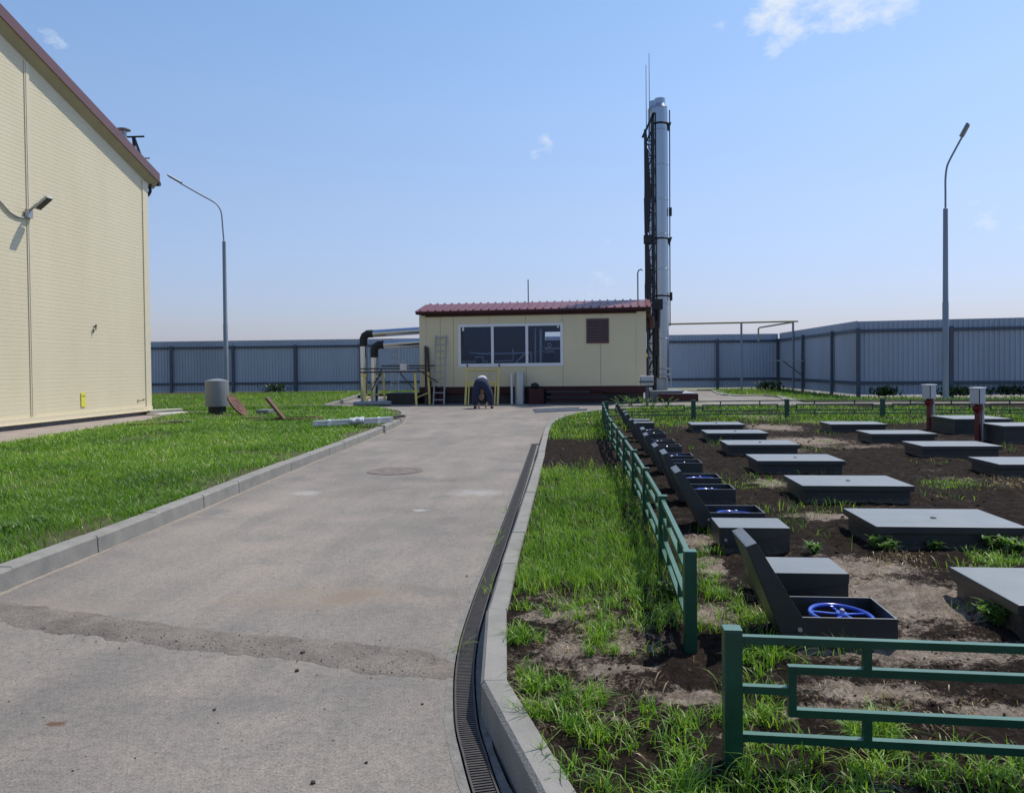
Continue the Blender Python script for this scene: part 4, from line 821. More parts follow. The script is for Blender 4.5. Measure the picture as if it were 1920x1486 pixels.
g = MB(); g.torus(kp(kpos(1029, 646)[0], -.28, kpos(1029, 646)[1]), .07, .02, 20, 8, Matrix.Rotation(pi / 2, 3, 'X')); g.build('gauge', M['white'], bp_, smooth=SM)
g = MB(); bt = kpos(1000, 660)[0]; g.prism([kp(bt - .22, -.9, KB), kp(bt + .35, -.9, KB), kp(bt + .35, -.9, 2.1), kp(bt - .22, -.9, 2.1)], kn.to_3d() * -.5); tag(g.build('boiler', M['inside']), 'pale cabinet inside the boiler house behind the right window pane', 'boiler')
g = MB(); bt = kpos(1036, 660)[0]; g.prism([kp(bt - .3, -1.2, KB), kp(bt + .2, -1.2, KB), kp(bt + .35, -1.2, 2.5), kp(bt + .05, -1.2, 2.6)], kn.to_3d() * -.6); tag(g.build('boiler', M['dark_metal']), 'black boiler inside the house at the right end of the window', 'boiler')
# louvre
lv = MB(); lv.prism([kp(v0_ - .04, 0, vz0 - .04), kp(v1_ + .04, 0, vz0 - .04), kp(v1_ + .04, 0, vz0), kp(v0_ - .04, 0, vz0)], kn.to_3d() * .03); lv.prism([kp(v0_ - .04, 0, vz1), kp(v1_ + .04, 0, vz1), kp(v1_ + .04, 0, vz1 + .04), kp(v0_ - .04, 0, vz1 + .04)], kn.to_3d() * .03)
for t in (v0_ - .04, v1_): lv.prism([kp(t, 0, vz0), kp(t + .04, 0, vz0), kp(t + .04, 0, vz1), kp(t, 0, vz1)], kn.to_3d() * .03)
for i in range(10):
    z_ = vz0 + i * (vz1 - vz0) / 10; lv.prism([kp(v0_, .024, z_ + .03), kp(v1_, .024, z_ + .03), kp(v1_, .008, z_ + .075), kp(v0_, .008, z_ + .075)], kn.to_3d() * .006)
lvo = lv.build('louvre', M['louvre'], ki); MB().prism([kp(v0_, .002, vz0), kp(v1_, .002, vz0), kp(v1_, .002, vz1), kp(v0_, .002, vz1)], kn.to_3d() * .002).build('backing', M['black'], lvo)
# roof details
am = MB(); t, _ = kpos(982, 560); am.tube([kp(t, -KD / 2, KZ + .4), kp(t, -KD / 2, KZ + 1.55)], .022, 8); tag(am.build('antenna_rod', M['dark_metal'], smooth=SM), 'thin upright rod on the ridge of the maroon roof', 'rod')
vt = MB(); a0 = kp(kpos(1197, 560)[0], -KD / 2 + .3, KZ + .3); vt.tube([a0, a0 + Vector((0, 0, 1.36)), a0 + Vector((.04, 0, 1.48)), a0 + Vector((.14, 0, 1.52)), a0 + Vector((.2, 0, 1.46))], .03, 10); tag(vt.build('vent_pipe', M['pole'], smooth=SM), 'thin hooked vent pipe at the right end of the maroon roof', 'pipe')

# ================================================================== CHIMNEY
cx, cy = 3.02, 34.1
pd = thing('concrete_pad', 'low grey concrete chimney base on a dark brick edging right of the boiler house', 'base', (cx, cy, 0))
MB().box(2.62, 4.0, cy - 1.4, cy + 1.2, 0, .44).build('slab', M['vent'], pd, bevel=.02); MB().box(3.0, 4.55, cy - 1.9, cy - 1.42, 0, .32, .02).build('edging', M['maroon'], pd, bevel=.01)
tag(MB().prism([(3.9, cy - 1.85, .33), (4.5, cy - 1.85, .33), (4.1, cy - 1.3, .42)], (0, 0, .02)).build('metal_offcut', M['alu']), 'bright bent sheet-metal offcut on the edge of the chimney base', 'sheet')
ch = thing('chimney', 'tall stainless twin-flue chimney with dark lattice mast right of the boiler house', 'chimney', (cx, cy, .4))
def flue(x, y, r, z0, z1, cone=True):
    prof = [(r * .8, z0), (r, z0 + .02), (r, z0 + .2)]; zz = z0 + .2
    while zz < z1 - 1.6: zz += 1.5; prof += [(r, zz - .03), (r * 1.035, zz - .02), (r * 1.035, zz + .02), (r, zz + .03)]
    prof += [(r, z1 - .42), (r * 1.03, z1 - .40), (r * .72, z1 - .22), (r * .72, z1)]
    return MB().lathe(prof, (x, y, 0), 36).build('flue', M['steel'], ch, smooth=radians(25))
z13 = 13.0
f1 = flue(cx + .24, cy, .32, .95, z13); f2 = flue(cx + .07, cy + .75, .29, .95, z13 + .15)
for z_ in (1.1, 1.35): MB().torus((cx + .24, cy, z_), .345, .025, 36, 8).build('clamp_ring', M['steel'], f1, smooth=SM)
for z_ in (4.5, 6.97, 11.9): MB().torus((cx + .24, cy, z_), .36, .035, 36, 8).build('clamp_ring', M['dark_metal'], f1, smooth=SM)
ft = MB()
for a, b in ((-.2, -.2), (.2, -.2), (.2, .2), (-.2, .2)): ft.bar((cx + .24 + a, cy + b, .44), (cx + .24 + a, cy + b, .96), .07)
ft.bar((cx + .24, cy, .44), (cx + .24, cy, .96), .3); ft.bar((cx + .6, cy - .2, .5), (cx + .64, cy - .2, 1.5), .05); ft.build('foot_frame', M['grey_metal'], ch)
lt = MB(); mx0, mx1 = cx - .38, cx - .08; my0, my1 = cy - .25, cy + .3
legs = [(mx0, my0, 11.4), (mx1, my0, 12.3), (mx0, my1, 11.8), (mx1, my1, 12.3)]
for (a, b, zt) in legs: lt.bar((a, b, .44), (a, b, zt), .09)
z_ = .6; k_ = 0
while z_ < 11.5:
    for (a, b) in (((mx0, my0), (mx1, my0)), ((mx0, my1), (mx1, my1)), ((mx0, my0), (mx0, my1)), ((mx1, my0), (mx1, my1))):
        lt.bar((*a, z_), (*b, z_), .035); p_, q_ = (a, b) if k_ % 2 else (b, a); lt.bar((*p_, z_), (*q_, min(z_ + .62, 11.7)), .035)
    z_ += .62; k_ += 1
lt.bar((mx0 - .15, my0, 11.3), (mx1 + .05, my0, 12.35), .09); lt.build('mast', M['dark_metal'], ch)
pn = MB()
for (z0, z1, sk_) in [(8.7, 10.8, .08), (7.2, 8.7, -.03), (5.0, 6.9, .09), (2.6, 5.0, -.02)]: pn.prism([(mx0 - .1, my0 - .06, z0), (mx0 + .14 + sk_, my0 - .06, z0), (mx0 + .16 - sk_, my0 - .06, z1), (mx0 - .1 + sk_ * .5, my0 - .06, z1)], (0, .02, 0))
pn.box(mx0 - .13, mx0 + .2, my0 - .15, my0 + .1, 6.75, 7.1); pn.box(mx1 - .1, mx1 + .35, my0 - .15, my0 + .2, 3.9, 4.35); pn.box(mx1 + .0, mx1 + .12, my0 - .1, my0, 1.9, 3.4); pn.build('cladding_plate', M['dark_metal'], ch)
for z_ in (2.0, 5.1, 8.6, 11.5): MB().bar((mx1, my0 + .1, z_), (cx + .24, cy - .1, z_ + .05), .05).build('stay', M['dark_metal'], ch)
ld = MB(); ld.bar((cx + .61, cy - .02, 3.2), (cx + .65, cy - .02, 12.5), .045)
for z_ in (4.3, 7.95): ld.box(cx + .59, cx + .71, cy - .12, cy + .04, z_, z_ + .35)
for z_ in (6.99, 11.92): ld.prism([(cx + .5, cy - .05, z_), (cx + .73, cy - .05, z_ + .06), (cx + .6, cy - .05, z_ - .35)], (0, .06, 0))
ld.build('guide_rail', M['dark_metal'], ch)
for dx_, dy_, zt in ((mx0 + .02, my0, 14.4), (mx1 - .1, my1, 15.1)): MB().tube([(dx_, dy_, 11.3), (dx_, dy_, zt)], [.018, .010], 6).build('lightning_rod', M['dark_metal'], ch)
el = thing('flue_elbow', 'rusty dark elbow and fittings between boiler house and chimney mast', 'pipe', (2.5, 34, 3.6))
MB().tube([(2.2, 33.4, 3.62), (2.6, 33.4, 3.68), (2.78, 33.4, 3.5), (2.8, 33.4, 3.1)], .13, 12).build('elbow', M['rust'], el, smooth=SM); MB().tube([(2.5, 33.0, 2.2), (2.5, 33.0, 2.9)], .045, 10).build('valve', M['white'], el, smooth=SM); MB().box(2.46, 2.56, 32.9, 33.0, 1.85, 2.0).build('tag', M['sign_yellow'], el); MB().tube([(2.6, 33.4, .6), (2.6, 33.4, 3.4)], .06, 10).build('drop_pipe', M['wood'], el, smooth=SM)

# ================================================================== INSULATED PIPES (left of the kiosk)
M['clad'] = mat('pipe_cladding', (.50, .54, .60), .13, metal=1., var=.05, scale=1)
def ins_pipe(xb, y, ztop, label):
    t = thing('insulated_pipe', label, 'pipe', (xb, y, 0), 0, 'insulated pipes'); r = .165
    MB().tube([(xb, y, .0), (xb, y, ztop - .55)], r, 24).build('riser', M['clad'], t, smooth=SM)
    MB().tube([(xb, y, ztop - .56), (xb, y, ztop - .22), (xb + .05, y, ztop - .1), (xb + .2, y, ztop - .005), (xb + .45, y, ztop)], r * 1.06, 24).build('elbow', M['black'], t, smooth=SM)
    MB().tube([(xb + .44, y, ztop), (K0.x + .03, y - .02, ztop + .12)], r, 24).build('branch', M['clad'], t, smooth=SM)
ins_pipe(P(690.5, 753).x, 33.4, 3.03, 'taller silver insulated pipe with black elbow entering the left end of the boiler house')
ins_pipe(P(711.5, 753).x, 33.2, 2.53, 'shorter silver insulated pipe with black elbow below and in front of the taller one')
# ================================================================== HATCHES AND HANDWHEELS
BOX_V = {}
def hatch_body(w, d, h, m=.012):
    b = MB(); t = .009
    for (x0, x1, y0, y1) in ((0, w, 0, t), (0, w, d - t, d), (0, t, t, d - t), (w - t, w, t, d - t)): b.box(x0, x1, y0, y1, -.16, h)
    return b
def plain_hatch(name, x, y, w, d, zt, label, group, side='left', body_in=.03, sk=.055):
    """closed box with an overhanging lid"""
    r = thing(name, label, 'hatch', (x, y, LZ), 0, group); h = zt - LZ
    MB().box(body_in, w - body_in, body_in, d - body_in, -.18, h - .01).build('body', M['hatch_body'], r, loc=(0, 0, 0), bevel=.004)
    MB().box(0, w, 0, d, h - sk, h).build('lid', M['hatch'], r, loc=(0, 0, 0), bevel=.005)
    return r
ord_ = ['nearest', 'second nearest', 'third nearest', 'fourth nearest', 'fifth nearest', 'sixth nearest', 'farthest']
for i, y in enumerate((4.05, 5.95, 7.92, 9.95, 12.0, 14.03, 16.06)):
    x0 = 2.13; r = plain_hatch('tank_hatch', x0, y, 1.07, .74, .29 if i < 4 else .285, f'wide flat graphite hatch, {ord_[i]} of the middle row' + (', cut by the right photo edge' if i == 0 else ' in the tank yard'), 'wide hatches of the tank yard')
    MB().lathe([(.022, 0), (.022, .006), (.012, .009)], (.55, .34, .29 - LZ), 14).build('lock_cap', M['black'], r, loc=(0, 0, 0))
for i, y in enumerate((9.63, 11.72, 13.78, 15.97)):
    plain_hatch('tank_hatch', 4.85, y, 1.09, .76, .29, f'wide flat graphite hatch, {ord_[i] if i < 3 else "farthest"} of the right row in the tank yard', 'wide hatches of the tank yard')
plain_hatch('tank_hatch', 6.98, 15.5, 1.05, 1.05, .42, 'tall graphite hatch beside the left junction box post, half hidden', 'tall hatches by the junction boxes', sk=.05)
plain_hatch('tank_hatch', 6.98, 13.75, 1.05, .8, .42, 'tall graphite hatch right of the right junction box post, cut by the photo edge', 'tall hatches by the junction boxes', sk=.05)

# narrow hatches: wedge-skirted hinged lid, closed or thrown open to the left
HW, HD = .47, .35
def wedge_lid(w=.50, d=.375):
    """hollow lid in hinge coordinates: hinge axis along Y through the origin"""
    o = [(-.045, .09), (w - .04, .09), (w - .04, .035), (-.045, -.05)]; b = MB(); t = .006
    for y0 in (-.012, d - .012 - t): b.prism([(x, y0, z) for x, z in o], (0, t, 0))
    y0, y1 = -.012, d - .012
    b.add([(o[0][0], y0, .09), (o[1][0], y0, .09), (o[1][0], y1, .09), (o[0][0], y1, .09), (o[0][0], y0, .084), (o[1][0], y0, .084), (o[1][0], y1, .084), (o[0][0], y1, .084)], [(0, 1, 2, 3), (7, 6, 5, 4), (0, 4, 5, 1), (1, 5, 6, 2), (2, 6, 7, 3), (3, 7, 4, 0)])
    for x0, z0 in ((o[0][0], -.05), (o[1][0] - t, .035)): b.box(x0, x0 + t, y0 + t, y1 - t, z0, .084)
    return b
body_me = lid_me = pin_me = None
def narrow_hatch(x, y, open_deg, label, zt=.275):
    global body_me, lid_me, pin_me
    r = thing('valve_hatch', label, 'hatch', (x, y, LZ), 0, 'narrow hatches along the green fence'); h = zt - LZ
    if body_me is None:
        o = hatch_body(HW, HD, h).build('body', M['hatch_body'], r, loc=(0, 0, 0), bevel=.002); body_me = o.data
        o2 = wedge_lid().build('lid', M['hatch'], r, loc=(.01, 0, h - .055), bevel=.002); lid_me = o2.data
        o3 = MB().tube([(0, -.022, 0), (0, -.008, 0)], .011, 12).build('hinge_pin', M['nut'], r, loc=(.01, 0, h - .055), smooth=SM); pin_me = o3.data
    else:
        o, o2, o3 = [bpy.data.objects.new(n, me) for n, me in (('body', body_me), ('lid', lid_me), ('hinge_pin', pin_me))]
        for q_ in (o, o2, o3): COL.objects.link(q_); q_.parent = r
        o2.location = o3.location = (.01, 0, h - .055)
    o2.rotation_euler = (0, -radians(open_deg), 0)
    # dark bottom plate and stem below the wheel
    if open_deg: 
        f = bpy.data.objects.new('bottom', BOT); COL.objects.link(f); f.parent = r
    return r
BOT = MB().box(.01, HW - .01, .01, HD - .01, -.14, -.13).build('bottom', M['hatch_in']).data
bpy.data.objects.remove([o for o in COL.objects if o.name == 'bottom'][0])
wheel_parts = {}
def handwheel(x, y, z, tilt, label):
    r = thing('valve_handwheel', label, 'handwheel', (x, y, z), 0, 'blue valve handwheels in the open hatches'); r.rotation_euler = tilt
    if not wheel_parts:
        a = MB(); a.torus((0, 0, 0), .15, .013, 48, 12); wheel_parts['rim'] = a.build('rim', M['blue'], r, smooth=1.2, loc=(0, 0, 0)).data
        s_ = MB()
        for k in range(5):
            t = 2 * pi * k / 5; s_.bar((cos(t) * .02, sin(t) * .02, .006), (cos(t) * .145, sin(t) * .145, 0), .016, .009)
        wheel_parts['spokes'] = s_.build('spokes', M['blue'], r, loc=(0, 0, 0), bevel=.002).data
        h_ = MB().lathe([(.03, -.02), (.032, .012), (.026, .018)], (0, 0, 0), 18); wheel_parts['hub'] = h_.build('hub', M['blue'], r, loc=(0, 0, 0), smooth=SM).data
        n_ = MB().lathe([(.013, .018), (.013, .032), (.008, .036)], (0, 0, 0), 6); wheel_parts['nut'] = n_.build('nut', M['nut'], r, loc=(0, 0, 0)).data
        st = MB().tube([(0, 0, -.14), (0, 0, -.02)], .012, 10); wheel_parts['stem'] = st.build('stem', M['nut'], r, loc=(0, 0, 0), smooth=SM).data
    else:
        for n, me in wheel_parts.items():
            o = bpy.data.objects.new(n, me); COL.objects.link(o); o.parent = r
rows = [(3.84, 1), (4.53, 0), (5.77, 0), (6.53, 1), (7.76, 1), (8.53, 1), (9.86, 1), (10.63, 1), (11.86, 1), (12.72, 1), (14.08, 1), (14.82, 1), (16.3, 0), (17.1, 0), (18.0, 1)]
words = ['first', 'second', 'third', 'fourth', 'fifth', 'sixth', 'seventh', 'eighth', 'ninth', 'tenth', 'eleventh']
io = ic = 0
for (y, op) in rows:
    x = 1.475 - HW - (y - 3.8) * .006
    if op:
        w = words[io]; io += 1; nm = 'nearest' if io == 1 else ('farthest' if io == 11 else w)
        narrow_hatch(x, y, 112 + random.uniform(-3, 3), f'open narrow graphite hatch with lid thrown left, {nm if io in (1, 11) else w + " from the front"} of the open ones')
        handwheel(x + HW / 2 + .03, y + HD / 2, .235 + random.uniform(-.012, .006), (radians(random.uniform(-2, 4)), radians(random.uniform(1, 5)), random.uniform(0, 2)), f'glossy blue valve handwheel in the {nm if io in (1, 11) else w} open hatch' + ('' if io == 1 else ' counted from the front' if io < 11 else ' by the far fence'))
    else:
        ic += 1; narrow_hatch(x, y, 0, f'closed narrow graphite hatch, {["directly behind the nearest open hatch", "second closed one, in front of the second open hatch", "at the far end of the row, front one of two", "at the far end of the row, rear one of two"][ic - 1]}')

# ================================================================== JUNCTION BOXES ON POSTS
def jbox(u, v, vt, vb, wpx, label, group='junction boxes on posts', red=True, rz=radians(38), pz=.0, z0=LZ):
    p = P(u, v, z0); D = (p.xy).length; fw = Vector((-sin(YAW), cos(YAW))); dep = p.xy.dot(fw)
    zof = lambda vv: CH + dep * (PV - 25 - .0105 * (u - PU) - vv) / F
    zt, zb = zof(vt), zof(vb); w = wpx / F * dep / (1.25 if rz else 1); r = thing('junction_box', label, 'electrical box', (p.x, p.y, z0), 0, group)
    b = MB().box(p.x - w / 2, p.x + w / 2, p.y - w * .4, p.y + w * .4, zb, zt, rz).build('box', M['box_grey'], r, bevel=.008)
    R = Matrix.Rotation(rz, 3, 'Z'); l = MB(); c = Vector((p.x, p.y, 0))
    l.box(p.x - w / 2 - .012, p.x + w / 2 + .012, p.y - w * .4 - .012, p.y + w * .4 + .012, zt, zt + .02, rz); l.build('cover', M['white'], r, bevel=.004)
    sl = MB(); q0 = c + R @ Vector((-w * .5 - .001, -w * .4 - .001, 0)); sl.bar((q0.x, q0.y, zb + .01), (q0.x, q0.y, zt - .01), .012); sl.build('seam', M['dark_metal'], r)
    if red:
        MB().tube([(p.x, p.y, z0 - .1), (p.x, p.y, zb)], [.05, .046], 14).build('post', M['red'], r, smooth=SM); MB().lathe([(.052, 0), (.085, .05), (.085, .11), (.05, .13)], (p.x, p.y, zb - .15), 14).build('flange', M['red'], r, smooth=SM)
        MB().tube([(p.x + .09, p.y + .02, z0 - .1), (p.x + .09, p.y + .02, zb + .05)], .03, 10).build('conduit', M['grey_metal'], r, smooth=SM)
    else:
        MB().tube([(p.x, p.y - .12, z0 - .1), (p.x, p.y - .12, zt + .02)], .05, 12).build('post', M['fence_dark'], r, smooth=SM); MB().bar((p.x - w / 2 - .05, p.y - w * .4 - .03, zt - .18), (p.x + w / 2 + .05, p.y - w * .4 - .03, zt - .18), .05).build('strap', M['fence_dark'], r)
jbox(1742, 804, 722.5, 747, 25, 'grey-white junction box on a red pipe post, left of the pair in the tank yard')
jbox(1833, 824, 728.5, 757, 28, 'grey-white junction box on a red pipe post, right and nearer one of the pair')
jbox(1213, 757, 706, 722, 24, 'pale blue box strapped to a thin dark post by the boiler house right corner', red=False, rz=0.)

# ================================================================== LOW GREEN FENCES
def gbar(mb, a, b, w=.028): mb.bar(a, b, w)
def green_panel(mb, a, b, z0, zt, mid=True):
    """one section between posts a and b: two rails, a framed rectangle, stubs and links"""
    a = Vector((*a, 0)); b = Vector((*b, 0)); L_ = (b - a).length; d = (b - a) / L_
    at = lambda t, z: a + d * t + Vector((0, 0, z)); zz = lambda f: z0 + f * (zt - z0)
    e = .03; w = .026; i0, i1 = min(.24, L_ * .13), L_ - min(.24, L_ * .13); s0, s1 = L_ * .29, L_ * .71
    zT, zB, r1, r0, zm = zz(.93), zz(.22), zz(.725), zz(.415), zz(.57)
    gbar(mb, at(e, zT), at(L_ - e, zT), w); gbar(mb, at(e, zB), at(L_ - e, zB), w)
    gbar(mb, at(i0 + w / 2, r1), at(i1 - w / 2, r1), w); gbar(mb, at(i0 + w / 2, r0), at(i1 - w / 2, r0), w)
    for t in (i0, i1): gbar(mb, at(t, r0 - w / 2), at(t, r1 + w / 2), w)
    for t in (s0, s1): gbar(mb, at(t, r1 + w / 2), at(t, zT - w / 2), w); gbar(mb, at(t, zB + w / 2), at(t, r0 - w / 2), w)
    gbar(mb, at(e, zm), at(i0 - w / 2, zm), w); gbar(mb, at(i1 + w / 2, zm), at(L_ - e, zm), w)
def green_fence(pts, label, zt=.6, z0=LZ, hw=.03):
    r = thing('low_fence', label, 'fence', (pts[0][0], pts[0][1], LZ), 0, 'low green fences of the tank yard')
    for i, p in enumerate(pts):
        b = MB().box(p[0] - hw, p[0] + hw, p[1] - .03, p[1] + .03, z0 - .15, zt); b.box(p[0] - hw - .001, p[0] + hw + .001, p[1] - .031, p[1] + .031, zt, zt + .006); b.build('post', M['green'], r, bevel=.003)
    for a, b in zip(pts, pts[1:]):
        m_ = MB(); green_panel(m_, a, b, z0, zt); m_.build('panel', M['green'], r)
sy = [3.79, 5.39, 6.85, 8.30, 9.78, 11.25, 12.71, 14.17, 15.55, 16.95, 18.3, 19.57]
sx = [.49, .515, .51, .50, .475, .45, .42, .395, .395, .40, .405, .41]
green_fence(list(zip(sx, sy)), 'low dark green steel fence running away beside the open hatches')
green_fence([(.486, 2.68), (1.99, 2.62), (3.5, 2.56)], 'low dark green steel fence section in the right foreground')
green_fence([(.50, 19.75), (2.72, 20.15), (5.11, 20.40), (7.46, 20.38), (9.67, 20.1), (12.0, 20.0), (14.4, 19.9), (16.8, 19.8)], 'low dark green steel fence across the far end of the tank yard', hw=.055)

# ================================================================== LAWN OBJECTS
p = P(407.5, 776, LZ)
vc = thing('ventilation_drum', 'grey drum-shaped ventilation cap on a black stub standing in the lawn', 'vent', (p.x, p.y, LZ))
MB().lathe([(.26, 0), (.26, .32)], (p.x, p.y, LZ), 32).build('stub', M['black'], vc, smooth=SM); MB().lathe([(.32, .24), (.35, .245), (.35, 1.02), (.342, 1.04), (.10, 1.10), (.02, 1.105)], (p.x, p.y, LZ), 48).build('hood', M['vent'], vc, smooth=radians(30))
def disc(c, n, R_, th, name, m):
    n = Vector(n).normalized(); q_ = n.to_track_quat('Z', 'Y').to_matrix(); b = MB(); prof = [(R_ * .97, 0), (R_, .012), (R_, th), (R_ * .9, th + .004), (R_ * .84, th - .012), (R_ * .62, th - .012), (R_ * .58, th + .004), (R_ * .48, th + .004), (R_ * .44, th - .012), (R_ * .2, th - .012), (R_ * .16, th + .006)]
    b.lathe(prof, (0, 0, 0), 40); b.v = [tuple(Vector(c) + q_ @ Vector(v)) for v in b.v]; return b
p = P(461, 780, LZ); c0 = p + Vector((-.23, -.11, .31))
tag(disc(c0, (.784, .06, .61), .40, .05, 'manhole_cover', M['rust']).build('manhole_cover', M['rust'], smooth=radians(30)), 'round rusty manhole cover propped up at a slant beside the grey vent drum', 'manhole cover')
mc = P(462, 782, LZ); tag(MB().lathe([(.34, -.05), (.42, -.05), (.42, .035), (.34, .035)], (mc.x + .25, mc.y - .1, LZ), 32).build('manhole_ring', M['rust'], smooth=SM), 'rusty manhole rim in the lawn below the slanted round cover', 'manhole')
a_, b_ = P(531, 788, LZ + .03), P(501, 749, LZ + .0); b2 = Vector((a_.x - .47, a_.y, LZ + .60)); ax = Vector((0, 1, 0)); sl = MB()
sl.prism([a_ + Vector((0, -.05, 0)), b2 + Vector((0, -.05, 0)), b2 + Vector((-.27, .72, 0)), a_ + Vector((-.27, .72, 0))], Vector((.045, 0, .04))); tag(sl.build('square_cover', M['rust'], bevel=.005), 'square rusty cover plate standing tilted on its open frame', 'manhole cover')
f0 = P(507, 790, LZ); f1_ = P(588, 789, LZ); sq = MB(); W_ = f1_.x - f0.x
for (x0, x1, y0, y1) in ((0, W_, 0, .07), (0, W_, .83, .9), (0, .07, .07, .83), (W_ - .07, W_, .07, .83)): sq.box(f0.x + x0, f0.x + x1, f0.y + y0, f0.y + y1, LZ - .05, LZ + .075)
sq.box(f0.x + .07, f1_.x - .07, f0.y + .07, f0.y + .83, LZ - .1, LZ + .012); tag(sq.build('manhole_curb', M['rust'], bevel=.005), 'flat rusty square manhole frame in the lawn under the tilted plate', 'manhole')
p = P(497, 778, LZ); tag(MB().box(p.x - .2, p.x + .19, p.y - .2, p.y + .25, LZ + .06, LZ + .17).build('grey_lid', M['vent'], bevel=.02), 'small flat grey-blue lid lying between the two rusty covers', 'lid')
# bundle of grey profiles wrapped in film, resting on the kerb
bu = thing('profile_bundle', 'bundle of light grey metal profiles wrapped in film, lying across the left kerb', 'profiles', (-5.6, 18.3, .2))
a_, b_ = P(587, 794, .24), P(737, 786, .30); dirb = (b_ - a_).normalized(); sdb = Vector((-dirb.y, dirb.x, 0))
for i, (o, dz, l0, l1) in enumerate([(-.09, -.03, 0, .98), (.0, -.03, .03, 1.0), (.09, -.03, .02, .93), (-.06, .035, .0, .97), (.04, .035, .05, 1.0), (.13, .03, .1, .95)]):
    MB().bar(a_.lerp(b_, l0) + sdb * o + Vector((0, 0, dz)), a_.lerp(b_, l1) + sdb * o + Vector((0, 0, dz)), .082, .055).build('profile', M['profile'], bu, bevel=.008)
wr = MB(); wv = []; 
for i in range(9):
    t = .46 + i * .022; c = a_.lerp(b_, t)
    for j in range(14):
        an = 2 * pi * j / 14; rr = 1 + random.uniform(-.12, .22); wv.append(c + sdb * (.20 * cos(an) * rr + .02) + Vector((0, 0, .065 * sin(an) * rr + (.05 if sin(an) > .4 else 0) * random.random())))
wr.add(wv, [(i * 14 + j, i * 14 + (j + 1) % 14, (i + 1) * 14 + (j + 1) % 14, (i + 1) * 14 + j) for i in range(8) for j in range(14)]); wr.build('film', M['glass_sheet'], bu, smooth=1.5)
for t in (.2, .82): c = a_.lerp(b_, t); MB().bar(c - dirb * .03, c + dirb * .03, .30, .14).build('tape', M['white'], bu)
p = P(728, 798, 0.); p2 = P(712, 792, .12); tk = MB(); tk.bar((p2.x - .1, p2.y, .20), (p.x + .25, p.y + .6, .22), .14, .07); tk.bar((p.x - .05, p.y - .1, .0), (p.x - .08, p.y + .05, .17), .07, .07); tag(tk.build('prop_block', M['wood'], bevel=.006), 'dark wooden prop under the right end of the profile bundle at the kerb', 'board')
# manhole cover flush in the road
p = P(741, 883); tag(MB().lathe([(.40, -.05), (.40, .008), (.36, .010), (.35, .006), (.22, .006), (.21, .009), (.12, .009), (.11, .006)], (p.x, p.y, 0), 40).build('manhole_cover', M['road_iron'], smooth=SM), 'round rusty manhole cover set flush in the asphalt road', 'manhole cover')

# leafy weeds growing singly in the yard
def weed(u, v, h, n, label):
    p = P(u, v, LZ); X_, Y_, Z_, Hh = [], [], [], []
    for s_ in range(n):
        a = random.uniform(0, 2 * pi); ln = random.uniform(.2, .75) * h; st_h = h * random.uniform(.5, 1)
        for k in range(9):
            f = (k + 1) / 9; X_.append(p.x + cos(a) * ln * f); Y_.append(p.y + sin(a) * ln * f); Z_.append(LZ + st_h * f * (1.2 - .5 * f)); Hh.append(.055 * random.uniform(.6, 1.2))
    X_, Y_, Z_, Hh = map(np.array, (X_, Y_, Z_, Hh)); rep = 3; X_, Y_, Z_, Hh = [np.repeat(q_, rep) for q_ in (X_, Y_, Z_, Hh)]
    tag(blades('weed', X_, Y_, Hh, np.full(len(X_), .02), np.abs(RNG.normal(1.1, .35, len(X_))), M['weed'], Z_ - .02, np.clip(RNG.normal(.5, .25, len(X_)), 0, 1), 2), label, 'weed', 'weeds in the tank yard')
weed(1642, 1026, .13, 5, 'pale feathery weed in front of the second nearest wide middle hatch'); weed(1668, 1030, .10, 4, 'short pale weed just right of the feathery weed, before the wide hatch'); weed(1866, 1030, .16, 12, 'bushy green weed at the right, in front of the wide middle hatch'); weed(1525, 1035, .10, 5, 'small yellowish weed right of the closed narrow hatches'); weed(1908, 1036, .15, 9, 'leafy green weed cut by the right photo edge'); weed(1868, 1168, .16, 8, 'tall thin weed by the corner of the nearest wide hatch'); weed(1262, 1120, .12, 6, 'broad green weed at the foot of the nearest green fence panel'); weed(1762, 1030, .09, 4, 'small weed near the front right of the second wide middle hatch'); weed(20, 1000, .12, 10, 'leafy green weed in the lawn at the left photo edge'); weed(70, 985, .12, 9, 'leafy green weed near the left kerb end')
for i, (u, v) in enumerate([(1180, 762), (1205, 764), (1165, 765), (1222, 767), (1250, 765)]):
    weed(u, v, .55, 9, ['tall yellowish weed behind the far green fence below the boiler house wall', 'tall weed with pale heads behind the far green fence left of the strapped box post', 'tall weed at the left end of the far green fence', 'tall weed right of the strapped box post behind the far fence', 'leafy weed behind the far green fence in front of the chimney base'][i])

# ================================================================== AROUND THE BOILER HOUSE
def ladder(a0, a1, w, n, label, r=.028, flare=0., name='ladder'):
    a0 = Vector(a0); a1 = Vector(a1); t = thing(name, label, 'ladder', a0); s_ = kd.to_3d()
    for k in (-1, 1): MB().bar(a0 + s_ * (w / 2 + flare) * k, a1 + s_ * w / 2 * k, r * 2, r * 1.4).build('stile', M['alu'], t)
    for i in range(n): f = (i + .7) / n; c = a0.lerp(a1, f); ww = (w / 2 + flare * (1 - f)); MB().bar(c - s_ * ww, c + s_ * ww, .042).build('rung', M['alu'], t)
    return t
y0 = 31.75; pl_ = P(828, 757); pt_ = kpos(828, 629)
ladder((pl_.x, K0.y - .75, 0), kp(pt_[0], .08, pt_[1]), .44, 10, 'grey aluminium ladder leaning on the front wall of the boiler house')
ladder((-8.9, 35.4, .1), (-8.97, 35.7, 2.9), .34, 10, 'second thin ladder standing behind the silver pipes', .02)
